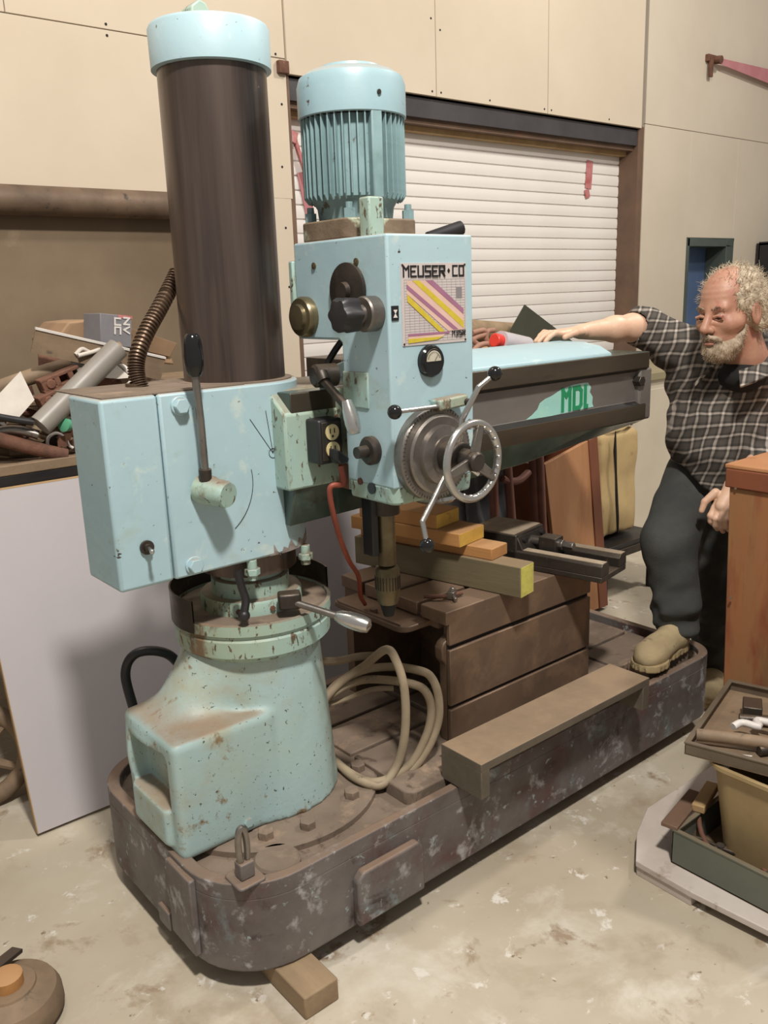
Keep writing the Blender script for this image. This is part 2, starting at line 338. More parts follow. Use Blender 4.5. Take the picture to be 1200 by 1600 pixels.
def catmull(pts, sub):
    m = MB(); P = [Vector(p) for p in pts]; q = []
    for i in range(len(P)-1):
        p0 = P[i-1] if i else P[0]*2-P[1]; p1 = P[i]; p2 = P[i+1]; p3 = P[i+2] if i+2 < len(P) else P[-1]*2-P[-2]
        for k in range(sub):
            t = k/sub; q.append(.5*((2*p1)+(-p0+p2)*t+(2*p0-5*p1+4*p2-p3)*t*t+(-p0+3*p1-3*p2+p3)*t**3))
    return q+[P[-1]]
# block letters drawn with strokes on a 4 x 6 grid
GLY = {'M': ['0006', '0624', '2446', '4640'], 'E': ['0006', '0646', '0333', '0040'], 'U': ['0600', '0040', '4046'],
       'S': ['4606', '0603', '0343', '4340', '4000'], 'R': ['0006', '0646', '4643', '4303', '2340'], '+': ['1333', '2224'],
       'C': ['4606', '0600', '0040'], 'O': ['0006', '0646', '4640', '4000'], 'D': ['0006', '0636', '3645', '4541', '4130', '3000'],
       '3': ['0646', '4640', '4000', '1343'], '5': ['4606', '0603', '0343', '4340', '4000'], 'N': ['0006', '0640', '4046'],
       'V': ['0620', '2046'], 'A': ['0026', '2640', '1232'], 'L': ['0600', '0010'], 'I': ['2026']}
def letters(mb, text, o, ux, uz, nrm, w, h, gap, st, th=.0006):
    o = Vector(o); ux = Vector(ux).normalized(); uz = Vector(uz).normalized(); nrm = Vector(nrm).normalized()
    R = Matrix((ux, uz, nrm)).transposed()
    for ch in text:
        for gi, g in enumerate(GLY.get(ch, [])):
            th = th+.00007
            a = o+ux*(int(g[0])/4*w)+uz*(int(g[1])/6*h); b = o+ux*(int(g[2])/4*w)+uz*(int(g[3])/6*h)
            d = b-a; L = d.length+st*.9; t = d.normalized(); q = nrm.cross(t)
            mb.obox((a+b)/2+nrm*th/2, (L, st, th), Matrix((t, q, nrm)).transposed())
        o = o+ux*(w+gap)
    return mb

# ---------------------------------------------------------------- signed distance meshes
def smin(a, b, k):
    h = np.clip(.5+.5*(b-a)/k, 0, 1); return b*(1-h)+a*h-k*h*(1-h)
def smax(a, b, k): return -smin(-a, -b, k)
def d_ell(P, c, r, R=None):
    q = P-np.array(c)
    if R is not None: q = q @ np.array(R)
    r = np.array(r); k0 = np.linalg.norm(q/r, axis=-1); k1 = np.linalg.norm(q/(r*r), axis=-1)+1e-9
    return k0*(k0-1)/k1
def d_cap(P, a, b, ra, rb):
    a = np.array(a, float); b = np.array(b, float); pa = P-a; ba = b-a
    h = np.clip((pa@ba)/(ba@ba), 0, 1); return np.linalg.norm(pa-h[..., None]*ba, axis=-1)-(ra+(rb-ra)*h)
def d_box(P, c, half, r=0, R=None):
    q = P-np.array(c)
    if R is not None: q = q @ np.array(R)
    q = np.abs(q)-np.array(half)+r
    return np.linalg.norm(np.maximum(q, 0), axis=-1)+np.minimum(q.max(axis=-1), 0)-r
def wob(P, s, amp, ph=0):
    x, y, z = P[..., 0]*s, P[..., 1]*s, P[..., 2]*s
    return amp*(np.sin(x*1.3+2*np.sin(z*.9+ph)+ph)+np.sin(y*1.7+1.6*np.sin(x*.8+ph*2))+np.sin(z*1.5+1.8*np.sin(y*1.1+ph)))/3
def surfnet(f, lo, hi, h):
    lo = np.array(lo, float); hi = np.array(hi, float); n = np.ceil((hi-lo)/h).astype(int)+1
    ax = [lo[i]+h*np.arange(n[i]) for i in range(3)]
    G = np.stack(np.meshgrid(*ax, indexing='ij'), -1).astype(np.float32)
    V = f(G).astype(np.float32); I = V < 0
    c = n-1; acc = np.zeros((*c, 3), np.float32); cnt = np.zeros(c, np.float32)
    def sl(o, d): return tuple(slice(o[i], o[i]+d[i]) for i in range(3))
    for a in range(3):
        for o in [(0, 0), (0, 1), (1, 0), (1, 1)]:
            p = [0, 0, 0]; oth = [i for i in range(3) if i != a]; p[oth[0]], p[oth[1]] = o; q = list(p); q[a] = 1
            v0 = V[sl(p, c)]; v1 = V[sl(q, c)]; x = (v0 < 0) != (v1 < 0)
            t = np.where(x, v0/(v0-v1+1e-12), 0)
            P = np.zeros((*c, 3), np.float32); P[..., oth[0]] = o[0]; P[..., oth[1]] = o[1]; P[..., a] = t
            acc += P*x[..., None]; cnt += x
    act = cnt > 0; idx = -np.ones(c, int); idx[act] = np.arange(act.sum())
    base = np.stack(np.meshgrid(*[np.arange(k) for k in c], indexing='ij'), -1)[act]
    verts = lo+(base+acc[act]/cnt[act][:, None])*h
    faces = []
    for a in range(3):
        b, d = [(1, 2), (2, 0), (0, 1)][a]
        i0 = [slice(None)]*3; i1 = [slice(None)]*3; i0[a] = slice(0, n[a]-1); i1[a] = slice(1, n[a])
        A = I[tuple(i0)]; B = I[tuple(i1)]; X = np.argwhere(A != B)
        X = X[(X[:, b] > 0) & (X[:, d] > 0) & (X[:, b] < c[b]) & (X[:, d] < c[d])]
        s = A[tuple(X.T)]
        eb = np.eye(3, dtype=int)[b]; ed = np.eye(3, dtype=int)[d]
        q = np.stack([idx[tuple((X-eb-ed).T)], idx[tuple((X-ed).T)], idx[tuple(X.T)], idx[tuple((X-eb).T)]], 1)
        q[~s] = q[~s][:, ::-1]; faces.append(q)
    return verts, np.concatenate(faces)
def sdf_obj(name, mats, parts, parent, world=True):
    V = []; F = []; Mi = []; n = 0
    for (v, f, mi) in parts:
        V.append(v); F.append(f+n); Mi += [mi]*len(f); n += len(v)
    me = bpy.data.meshes.new(name); me.from_pydata(np.concatenate(V).tolist(), [], np.concatenate(F).tolist())
    for q in mats: me.materials.append(q)
    me.polygons.foreach_set('material_index', Mi)
    return link(name, me, parent, world=world, angle=80)

# ================================================================ SETTING
tag(MB().box(-3, 12, -3, 4.6, -.1, 0).build('floor', m_floor), kind='structure')
wb = MB().box(-3, 2.72, 4.06, 4.4, 0, 4.3).box(2.72, 5.80, 4.0, 4.4, 2.64, 4.3).build('wall_back', m_groove); tag(wb, kind='structure')
for (x0, x1, z0, z1, yy) in ((-3, 1.35, 2.716, 4.3, 3.98), (1.353, 2.716, 2.716, 4.3, 3.98), (-3, 2.716, 2.045, 2.712, 3.98), (2.30, 2.706, .0, 2.045, 3.98),
                             (2.720, 3.752, 2.645, 4.3, 3.97), (3.756, 4.743, 2.645, 4.3, 3.97), (4.747, 5.79, 2.645, 4.3, 3.97)):
    MB().box(x0, x1, yy, yy+.025 if yy < 3.98 else 4.06, z0, z1).build('wall_panel', m_wall, wb, .002)
sc = MB()
for (x, z) in [(1.02+.0*i, 2.74) for i in range(1)]+[(1.02, 2.69), (1.78, 2.735), (1.78, 2.69), (2.66, 2.73), (2.66, 2.2), (2.66, 1.9), (2.66, 1.6), (2.68, 2.5), (3.2, 2.67), (3.72, 2.67), (3.79, 2.67), (4.2, 2.67), (4.71, 2.67), (4.78, 2.67), (5.4, 2.67), (3.79, 3.0), (3.72, 3.05)]:
    yy = 3.98 if x < 2.72 else 3.97
    sc.cyl((x, yy-.002, z), (x, yy, z), .006, seg=8)
sc.build('screw_heads', m_groove, wb)
MB().box(-3, 2.30, 4.02, 4.06, 0, 2.045).build('hardboard_panel', m_brown, wb)
wr = MB().box(5.85, 6.47, 4.0, 4.4, 0, 4.3).box(6.47, 7.17, 4.0, 4.4, 1.895, 4.3).box(7.17, 12, 4.0, 4.4, 0, 4.3).box(5.80, 5.85, 4.12, 4.4, 0, 4.3).build('wall_right', m_wall_r); tag(wr, kind='structure')
for (x0, x1, z0, z1) in ((5.85, 7.2, 2.685, 4.3), (7.204, 12, 2.60, 4.3), (7.204, 12, 0, 2.596), (6.0, 6.465, .0, 2.68)):
    pass
MB().box(5.85, 6.468, 3.98, 4.0, 0, 2.68).build('wall_panel', m_wall_r, wr, .002)
MB().box(6.468, 7.172, 3.98, 4.0, 1.897, 2.68).build('wall_panel', m_wall_r, wr, .002)
MB().box(7.172, 12, 3.98, 4.0, 0, 2.68).build('wall_panel', m_wall_r, wr, .002)
MB().box(5.85, 12, 3.98, 4.0, 2.684, 4.3).build('wall_panel', m_wall_r, wr, .002)
# blue door
d1 = MB().box(6.50, 7.14, 4.16, 4.20, 0, 1.86).build('door_1', m_door); tag(d1, kind='structure')
MB().box(6.47, 6.50, 3.97, 4.2, 0, 1.895).box(7.06, 7.17, 3.97, 4.16, 0, 1.895).box(6.47, 7.17, 3.97, 4.2, 1.83, 1.895).build('door_frame', m_dframe, d1, .003)
MB().ell((6.64, 4.15, 1.52), (.03, .012, .07)).build('door_mark', m_groove, d1)
# jambs and lintel of the roller door
t1 = MB().box(5.782, 5.80, 3.99, 4.5, 0, 2.64).box(5.80, 5.85, 3.99, 4.0, 0, 2.66).build('trim_1', m_jamb); tag(t1, kind='structure')
t2 = MB().box(2.706, 2.735, 3.985, 4.3, 0, 2.66).build('trim_2', m_jamb); tag(t2, kind='structure')
t3 = MB().box(2.735, 5.782, 4.00, 4.02, 2.53, 2.645).box(2.735, 5.782, 4.0, 4.3, 2.635, 2.645).build('trim_3', m_lintel); tag(t3, kind='structure')
MB().box(2.735, 5.782, 4.03, 4.09, 2.50, 2.60).build('guide_rail', m_jamb, t3)
MB().box(2.735, 5.782, 4.09, 4.145, 2.47, 2.535).build('weather_strip', m_wood_pl, t3)
t4 = MB().box(2.66, 2.72, 3.95, 3.98, 2.64, 2.70).build('trim_4', m_rust, bevel=.004); tag(t4, kind='structure')
rd = thing('roller_door', 'white slatted steel roller door in the brown framed opening behind the drill', 'roller door', (4.25, 4.25, 0))
pit = .0755; first = None
for i in range(34):
    z0 = i*pit
    if first is None:
        pr = [(4.221, 0), (4.213, .0045), (4.2115, .020), (4.210, .036), (4.2115, .054), (4.213, .0690), (4.221, .0735), (4.24, .0735), (4.24, 0)]
        first = MB().prism([(a, b) for a, b in pr], 'x', 2.735, 5.79).build('slat', m_slat, rd, angle=30); base_z = 0
        first.location.z = 0
    else:
        c = first.copy(); COL.objects.link(c); c.parent = rd; c.location.z = z0
pp = solo(MB().cyl((-3, 3.95, 1.985), (2.25, 3.95, 1.985), .062, seg=24), 'wall_pipe', m_pipe, 'fat brown pipe running along the top of the brown hardboard panel', 'pipe')
tp = thing('hook_bracket', 'small rusty hook bracket on the right wall with pink tape tied to it', 'bracket', (6.65, 3.96, 3.15))
MB().box(6.60, 6.72, 3.95, 3.98, 3.19, 3.24).box(6.62, 6.66, 3.94, 3.96, 3.08, 3.2).cyl((6.70, 3.98, 3.21), (6.70, 3.90, 3.20), .03, seg=10).build('bracket', m_rust, tp, .003)
MB().add([(6.72, 3.93, 3.22), (7.9, 3.93, 3.24), (7.9, 3.93, 3.10), (6.72, 3.93, 3.18), (6.72, 3.932, 3.22), (7.9, 3.932, 3.24), (7.9, 3.932, 3.10), (6.72, 3.932, 3.18)],
         [(0, 1, 2, 3), (7, 6, 5, 4), (0, 4, 5, 1), (1, 5, 6, 2), (2, 6, 7, 3), (3, 7, 4, 0)]).build('tape', m_pink, tp)
solo(MB().obox((5.42, 4.146, 2.33), (.07, .004, .19), Matrix.Rotation(.08, 3, 'Y')).obox((5.40, 4.143, 2.2), (.05, .004, .06), Matrix.Rotation(-.3, 3, 'Y')), 'red_tape', m_redtape, 'short red tape strip near the top right of the white roller door', 'tape')
rt = thing('door_latch', 'small red latch with a pink smear at the left of the roller door', 'latch', (2.85, 4.19, 2.2))
MB().obox((2.82, 4.12, 2.38), (.07, .03, .06), Matrix.Rotation(.3, 3, 'Y')).obox((2.89, 4.125, 2.25), (.022, .02, .26), Matrix.Rotation(-.35, 3, 'Y')).build('latch_arm', m_redtape, rt, .004)
MB().obox((2.92, 4.145, 2.08), (.06, .003, .26), Matrix.Rotation(-.2, 3, 'Y')).build('tape', m_pink, rt)

# ================================================================ RADIAL DRILL
AX, AY = 1.057, 1.837
dr = thing('radial_drill', 'large teal radial arm drilling machine on a long cast iron base', 'drill', (AX, AY, 0))
X0, X1, Y0, Y1 = .715, 2.70, 1.452, 2.22
out = rrect(X0, X1, Y0, Y1, [.11, .11, .17, .19], 10)
base = MB().prism(out, 'z', .06, .255).build('base', m_base, dr, .006)
inn = rrect(X0+.032, X1-.032, Y0+.026, Y1-.032, [.09, .09, .14, .165], 10)
MB().ring(out, inn, .25, .292).build('base_rim', m_base, base, .003)
MB().prism(inn, 'z', .25, .262).build('base_tray', m_top, base)
# raised casting under the column, boss, cast pads
MB().lathe((AX, AY, .255), (0, 0, 1), [(.302, 0), (.302, .022), (.294, .028), (0.01, .028)], 56).build('foot_flange', m_top, base)
MB().lathe((.900, 1.540, .255), (0, 0, 1), [(.056, 0), (.056, .022), (.050, .028), (.01, .028)], 32).build('round_boss', m_top, base)
for a in (205, 238, 262, 300, 330, 20, 60):
    x, y = AX+.252*cos(radians(a)), AY+.252*sin(radians(a))
    MB().hexa((x, y, .28), (x, y, .303), .021).build('hex_bolt', m_top, base, .002)
MB().prism([(1.28, 1.52), (1.30, 1.50), (1.47, 1.50), (1.47, 1.60), (1.28, 1.60)], 'z', .255, .30).build('clamp_pad', m_top, base, .005)
MB().box(1.49, 1.53, 1.49, 1.60, .255, .30).build('clamp_pad', m_dsteel, base, .004)
# T-slot table top as separate strips
ys = [1.60, 1.76, 1.775, 1.935, 1.95, 2.11]
xsn = [1.30, 1.62, 1.64, 2.30, 2.315, 2.60]
for j in range(0, 6, 2):
    for i in range(0, 6, 2):
        MB().box(xsn[i], xsn[i+1], ys[j], ys[j+1], .262, .294).build('table_pad', m_top, base, .003)
MB().box(2.34, 2.58, 1.50, 1.585, .262, .312).build('table_pad', m_top, base, .004)
MB().cyl((2.63, 1.53, .262), (2.63, 1.53, .272), .03, seg=20).build('oil_hole_boss', m_top, base)
# side cover plate and end notches
MB().prism([(1.05, .072), (1.262, .072), (1.262, .195), (1.245, .215), (1.07, .215), (1.05, .195)], 'y', 1.428, 1.455).build('side_plate', m_base, base, .006)
MB().box(.705, .72, 1.74, 1.80, .06, .11).box(.703, .72, 1.60, 1.72, .08, .28).build('end_pad', m_base, base, .004)
MB().prism([(1.0, 1.482), (1.27, 1.482), (1.27, 1.50), (1.0, 1.50)], 'z', .2615, .264).build('oil_channel', m_groove, base)

# pedestal: cone running into a box with an open pocket
def f_ped(P):
    q = P-np.array((AX, AY, 0)); r = np.hypot(q[..., 0], q[..., 1]); z = P[..., 2]
    R = .166+(.70-z)/.42*.030
    cone = np.maximum(r-R, np.maximum(.27-z, z-.71))
    bx = d_box(P, (.86, 1.80, .43), (.135, .137, .150), .018)
    bx = np.maximum(bx, (z-.585-.05*np.clip((P[..., 0]-.74)/.2, 0, 1)))
    rib = d_cap(P, (.80, 1.83, .47), (.97, 1.84, .68), .10, .10)
    s = smin(cone, bx, .018); s = smin(s, rib, .05)
    s = smax(s, -d_box(P, (.72, 1.80, .425), (.045, .092, .112), .015), .006)
    s = smin(s, d_box(P, (.74, 1.80, .355), (.03, .092, .05), .01), .006)
    return np.maximum(s, .281-z)
v, f = surfnet(f_ped, (.69, 1.60, .26), (1.29, 2.08, .73), .007)
ped = sdf_obj('pedestal', [m_ped], [(v, f, 0)], dr)
MB().prism(rrect(1.725, 1.885, .31, .375, .015, 4), 'x', .714, .722).build('pocket_cover', m_ped, ped, .003)
for a in (0,):
    MB().cyl((.90, 1.655, .315), (.90, 1.668, .315), .012, seg=6).build('plug', m_ped, ped)
# collar rings at the top of the pedestal
col0 = MB().lathe((AX, AY, 0), (0, 0, 1), [(.165, .70), (.182, .712), (.196, .724), (.198, .764), (.193, .770), (.193, .776), (.200, .780), (.201, .806), (.192, .808), (.192, .798), (.05, .798)], 64).build('swing_ring', m_teal_worn, dr)
MB().lathe((AX, AY, .8), (0, 0, 1), [(.190, 0), (.190, .003), (.05, .003)], 48).build('dust_layer', m_top, col0)
MB().lathe((AX, AY, 0), (0, 0, 1), [(.199, .78), (.199, .862), (.203, .862), (.203, .78)], 40, False, radians(-20), radians(196)).build('ring_guard', m_dsteel, col0)
MB().lathe((AX, AY, 0), (0, 0, 1), [(.128, .80), (.128, .832), (.124, .838), (.098, .838), (.098, .876), (.092, .88), (.086, .88), (.086, .95)], 48).build('clamp_collar', m_teal_worn, dr, .0)
for a in (225, 262, 300): MB().cyl((AX+.124*cos(radians(a)), AY+.124*sin(radians(a)), .818), (AX+.133*cos(radians(a)), AY+.133*sin(radians(a)), .818), .007, seg=6).build('grub_screw', m_rust, col0)
ch = MB().obox((1.06, 1.665, .845), (.055, .04, .04), Matrix.Rotation(-.5, 3, 'Z')).build('swing_clamp_handle', m_dsteel, dr, .006)
p0, p1 = Vector((1.062, 1.655, .842)), Vector((1.125, 1.55, .815))
MB().cyl(p0, p1, .0085, seg=12).build('handle_rod', m_steel, ch)
MB().tube([p1+(p1-p0).normalized()*t for t in (-.012, 0, .02, .04, .06, .072, .078)], 1, 18, rf=lambda t: .0085+.0125*sin(pi*min(t*.93+.03, 1))**.8 if t < .97 else .004).build('grip', m_alu, ch)
hk = MB()
hk.tube([(.94, 1.69, .94), (.945, 1.685, .90), (.95, 1.68, .87), (.94, 1.675, .84)], .010, 8, sub=4).ball((.94, 1.675, .835), .014)
hk.build('hanging_clip', m_black, dr)
for (x, y) in ((.985, 1.70), (1.145, 1.712)):
    MB().cyl((x, y, .956), (x, y, .905), .012, seg=14).hexa((x, y, .935), (x, y, .918), .019).build('clamp_stud', m_teal_worn, dr, .002)

# column
cl = MB().cyl((AX, AY, .9), (AX, AY, 2.06), .1195, seg=64).build('column', m_col, dr)
cap = MB().lathe((AX, AY, 0), (0, 0, 1), [(.118, 2.034), (.131, 2.036), (.132, 2.115), (.128, 2.122), (.05, 2.126)], 64).build('column_cap', m_teal, dr)
MB().prism([(1.0, 2.12), (1.055, 2.12), (1.055, 2.14), (1.04, 2.165), (1.025, 2.17), (1.005, 2.155)], 'y', 1.81, 1.86).build('lifting_lug', m_teal_worn, cap, .004)
# arm sleeve with electrical box and lever
prof = [(.662, 1.862), (.662, 1.69)]
prof += [(AX+.147*cos(radians(a)), AY+.147*sin(radians(a))) for a in range(-90, 91, 6)]
prof += [(.80, 1.984), (.80, 1.862)]
slv = MB().prism([(x, y) for x, y in prof if x >= .785 or False]+[(.785, 1.862)][:0], 'z', .955, 1.362)
prof2 = [(.787, 1.69)]+[(AX+.147*cos(radians(a)), AY+.147*sin(radians(a))) for a in range(-90, 91, 5)]+[(.80, 1.984), (.787, 1.97)]
slv = MB().prism(prof2, 'z', .955, 1.362).build('arm_sleeve', m_teal, dr, .006)
MB().lathe((AX, AY, 0), (0, 0, 1), [(.128, 1.36), (.135, 1.36), (.135, 1.365), (.118, 1.366)], 48, False).build('sleeve_lip', m_top, slv)
MB().box(.66, .7845, 1.69, 1.862, .955, 1.362).build('electrical_cover', m_teal, slv, .008, 3)
MB().box(.67, 1.0, 1.70, 1.97, 1.3618, 1.3645).build('dust_layer', m_top, slv)
for (x, z) in ((.833, 1.334), (.832, .980)):
    MB().cyl((x, 1.692, z), (x, 1.684, z), .021, seg=24).hexa((x, 1.686, z), (x, 1.672, z), .0175).build('hex_bolt', m_teal, slv, .002)
# bare, chipped strip along the lower edge
e = MB(); n = 40; pts = []
for i in range(n+1):
    a = -100+i*100/n; x, y = (AX+.1478*cos(radians(a)), AY+.1478*sin(radians(a)))
    pts.append((x, y, .956+.012+.012*noise.noise(Vector((i*.35, 0, 0)))*2.6+.022*(i/n)**2))
vs = []
for (x, y, z) in pts: vs += [(x, y, .9555), (x, y, z)]
e.add(vs, [(2*i, 2*i+2, 2*i+3, 2*i+1) for i in range(n)]).build('chipped_edge', mat('bare_chipped_iron', (150, 140, 134), (110, 98, 90), 30, .7, 0, (), None, .4, 60), slv)
tg = MB().cyl((.727, 1.692, 1.044), (.727, 1.684, 1.044), .0155, seg=20).cyl((.727, 1.684, 1.044), (.727, 1.676, 1.044), .009, seg=12).build('toggle_switch', m_dsteel, slv)
MB().tube([(.727, 1.678, 1.044), (.722, 1.655, 1.043)], .004, 10).ball((.722, 1.652, 1.043), .0055).build('toggle', m_alu, tg)
boss = MB().lathe((.868, 1.692, 1.148), (.35, -1, -.12), [(.033, 0), (.033, .03), (.030, .036), (.030, .07), (.027, .078), (.0, .078)], 28).build('lever_boss', m_teal_worn, slv, .0)
MB().cyl((.866, 1.665, 1.17), (.866, 1.663, 1.195), .014, seg=16).build('lever_socket', m_dsteel, boss)
MB().tube([(.866, 1.663, 1.175), (.863, 1.658, 1.30), (.858, 1.655, 1.395)], .0085, 14).build('lever_rod', m_steel, boss)
MB().tube([(.858, 1.655, 1.395+t*.088) for t in (0, .06, .15, .3, .5, .7, .85, .95, 1)], 1, 20, rf=lambda t: .008+.0125*sin(pi*min(.06+t*.90, 1))**.8).build('lever_grip', m_ball, boss)
# painted-on lever diagram scratched into the sleeve
d = MB(); c0 = (AX, AY)
def onsl(a, z, r=.1478): return (AX+r*cos(radians(a)), AY+r*sin(radians(a)), z)
for (aa, zz) in ((-112, 1.285), (-95, 1.30), (-76, 1.30)):
    d.tube([onsl(-90+(aa+90)*t, 1.20+(zz-1.20)*t) for t in (0, .25, .5, .75, 1)] if aa > -95 else [(AX-.02*0, 1.6893, 1.20), (AX+.15*0+(aa+90)*.0025, 1.6893, zz)], .0007, 5)
d.tube([(AX+.011*cos(t*pi/8), 1.6893, 1.20+.011*sin(t*pi/8)) for t in range(16)], .0007, 5, True)
d.tube([(.868+.13*cos(radians(a)), 1.6893, 1.148+.13*sin(radians(a))) for a in range(-55, 15, 5)], .0008, 5)
d.build('scribed_diagram', m_groove, slv)
rib = MB(); cp = [(0.830, 1.870, 1.361), (0.829, 1.880, 1.395), (0.840, 1.890, 1.433), (0.877, 1.910, 1.483), (0.918, 1.930, 1.526), (0.965, 1.960, 1.572), (1.001, 1.980, 1.612)]
cc = catmull(cp, 26); 
rib.tube(cc, 1, 16, rf=lambda t: .0175+.0025*(1 if int(t*(len(cc)-1)) % 4 < 2 else -1)).cyl((.824, 1.88, 1.355), (.824, 1.88, 1.372), .023, seg=16)
rib.build('ribbed_conduit', m_conduit, dr)

# arm: loft of a section along X
def arm_sec(x):
    t = (x-1.10)/(2.50-1.10); zb = 1.022+.018*min(max((x-1.1)/.72, 0), 1)+.066*max((x-1.82)/.68, 0)
    return [(1.64, 1.338), (1.64, 1.285), (1.662, 1.275), (1.662, 1.178), (1.642, 1.168), (1.642, 1.118), (1.672, zb), (1.90, zb), (1.96, 1.118), (1.96, 1.338)]
arm = MB(); secs = [1.08, 1.3, 1.6, 1.9, 2.2, 2.47, 2.50]; vs = []
for i, x in enumerate(secs):
    s_ = arm_sec(x)
    if i == len(secs)-1: s_ = [(y+(.012 if y < 1.8 else -.012), z+(.006 if z < 1.2 else -.002)) for y, z in s_]
    vs += [(x, y, z) for y, z in s_]
fs = []; cl_ = [0]*200
k = 10
arm.v = vs
for i in range(len(secs)-1):
    for j in range(k):
        arm.f.append((i*k+j, i*k+(j+1) % k, (i+1)*k+(j+1) % k, (i+1)*k+j)); arm.m.append([1, 0, 2, 0, 1, 3, 3, 3, 3, 3][j])
arm.f += [tuple(range(k)), tuple(range((len(secs)-1)*k, len(secs)*k))]; arm.m += [3, 2]
armo = arm.build('arm', [m_groove, m_rail, m_web, m_dkgreen], dr, .003)
# painted left part of the arm and domed top cover
MB().prism([(1.6375, 1.115), (1.6375, 1.292), (1.70, 1.341), (1.96, 1.345), (1.96, 1.115)], 'x', 1.06, 1.29).build('arm_root', m_teal_worn, armo, .006)
MB().prism([(1.652, 1.330), (1.657, 1.345), (1.70, 1.366), (1.76, 1.377), (1.86, 1.379), (1.93, 1.36), (1.95, 1.33)], 'x', 1.40, 2.30).build('arm_cover', m_cover, armo, .004, 3)
MB().box(2.44, 2.508, 1.645, 1.70, 1.115, 1.285).build('end_stop', m_web, armo, .008)
MB().hexa((2.44, 1.665, 1.245), (2.44, 1.635, 1.245), .018).build('stop_screw', m_dsteel, armo, .002)
# torn pale sticker with green letters on the arm face
stk = MB(); edge = [(1.905, 1.180), (1.93, 1.190), (1.955, 1.205), (1.965, 1.222), (1.99, 1.232), (2.02, 1.238), (2.06, 1.252), (2.09, 1.258), (2.12, 1.262), (2.17, 1.263), (2.19, 1.262), (2.205, 1.246), (2.20, 1.232), (2.215, 1.215), (2.213, 1.196), (2.22, 1.184), (2.12, 1.181), (2.0, 1.178)]
stk.prism(edge, 'y', 1.6612, 1.6622)
so = stk.build('torn_sticker', m_sticker, armo)
letters(MB(), 'MDL', (2.068, 1.6608, 1.19), (1, 0, 0), (0, 0, 1), (0, -1, 0), .034, .060, .020, .013, .001).build('green_letters', m_label, so)

# socket outlet and plug
ou = MB().box(1.115, 1.182, 1.585, 1.638, 1.175, 1.278).build('outlet_box', m_black, dr, .006)
MB().box(1.122, 1.176, 1.581, 1.586, 1.183, 1.272).build('outlet_frame', m_dsteel, ou, .002)
for z in (1.248, 1.208):
    MB().lathe((1.149, 1.582, z), (0, -1, 0), [(.0185, 0), (.0185, .004), (.0, .004)], 20).build('socket', m_ivory, ou)
    MB().box(1.141, 1.1435, 1.5772, 1.5784, z-.002, z+.009).box(1.153, 1.1555, 1.5772, 1.5784, z-.002, z+.009).cyl((1.149, 1.5784, z-.009), (1.149, 1.5772, z-.009), .003, seg=8).build('socket_slots', m_groove, ou)
MB().prism([(1.136, 1.215), (1.170, 1.19), (1.166, 1.178), (1.143, 1.178), (1.134, 1.19)], 'y', 1.545, 1.579).build('plug', m_black, ou, .004)
for (x, z) in ((1.233, 1.236), (1.21, 1.268)): MB().cyl((x, 1.64, z), (x, 1.632, z), .011, seg=12).build('plug_screw', m_rust, armo)
MB().box(1.205, 1.245, 1.60, 1.645, 1.10, 1.165).build('arm_clamp_block', m_rust, armo, .006)

# drill head
HX0, HX1, HY = 1.177, 1.424, 1.40
def hp(y1, r=.022, rb=.05): return rrect(HX0, HX1, HY, y1, [.018, rb, rb, r], 6)
hd = MB().prism([(HY, 1.135), (HY, 1.668), (1.735, 1.668), (1.735, 1.452), (1.575, 1.452), (1.566, 1.445), (1.566, 1.135)], 'x', HX0, HX1).build('drill_head', m_teal, dr, .014, 4)
# lower skirt, narrowing slightly, chipped green
sk = MB(); A = hp(1.566, .022, .012); B_ = [(HX0+(x-HX0)*.97+.004, HY+(y-HY)*.97+.004) for x, y in A]; n = len(A)
sk.add([(x, y, 1.140) for x, y in A]+[(x, y, 1.096) for x, y in B_], [tuple(range(n)), tuple(range(2*n-1, n-1, -1))]+[(i, (i+1) % n, (i+1) % n+n, i+n) for i in range(n)])
sk.build('head_skirt', m_teal_worn, hd, .006)
MB().box(HX0+.03, HX1-.03, 1.56, 1.66, 1.10, 1.34).build('saddle', m_teal_worn, hd, .005)
MB().box(HX0-.006, HX0+.03, 1.735, 1.752, 1.475, 1.63).build('back_plate', m_teal_worn, hd, .004)
MB().box(HX0-.003, HX0+.02, 1.475, 1.565, 1.305, 1.385).build('side_cover', m_teal_worn, hd, .003)
for (y, z) in ((1.655, 1.615), (1.50, 1.617)): MB().cyl((HX0, y, z), (HX0-.003, y, z), .0075, seg=14).cyl((HX0-.003, y, z), (HX0-.0045, y, z), .004, seg=6).build('oil_plug', m_brass, hd)
def disc(name, y, z, prof, m, par=hd, seg=36): return MB().lathe((HX0, y, z), (-1, 0, 0), prof, seg).build(name, m, par)
disc('brown_disc', 1.531, 1.557, [(.060, 0), (.060, .008), (.056, .010), (.020, .011), (.018, .022), (.0, .022)], m_dsteel)
disc('bearing_cap', 1.694, 1.503, [(.046, 0), (.046, .016), (.042, .022), (.030, .023), (.028, .032), (.012, .034), (0, .034)], m_brass)
disc('selector_dial', 1.447, 1.509, [(.037, 0), (.037, .030), (.034, .034), (.020, .035), (.018, .05), (0, .05)], m_steel)
kn = MB(); vs = []
for (h, rr) in ((.048, .020), (.055, .034), (.085, .036), (.097, .030), (.100, .012)):
    for k_ in range(40):
        a = 2*pi*k_/40; r = rr*(1+.10*cos(6*a)) if rr > .025 else rr; vs.append((HX0-h, 1.447+r*cos(a), 1.509+r*sin(a)))
kn.add(vs, [tuple(range(40)), tuple(range(160, 200))]+[(i*40+j, i*40+(j+1) % 40, (i+1)*40+(j+1) % 40, (i+1)*40+j) for i in range(4) for j in range(40)])
kn.build('star_knob', m_black, hd)
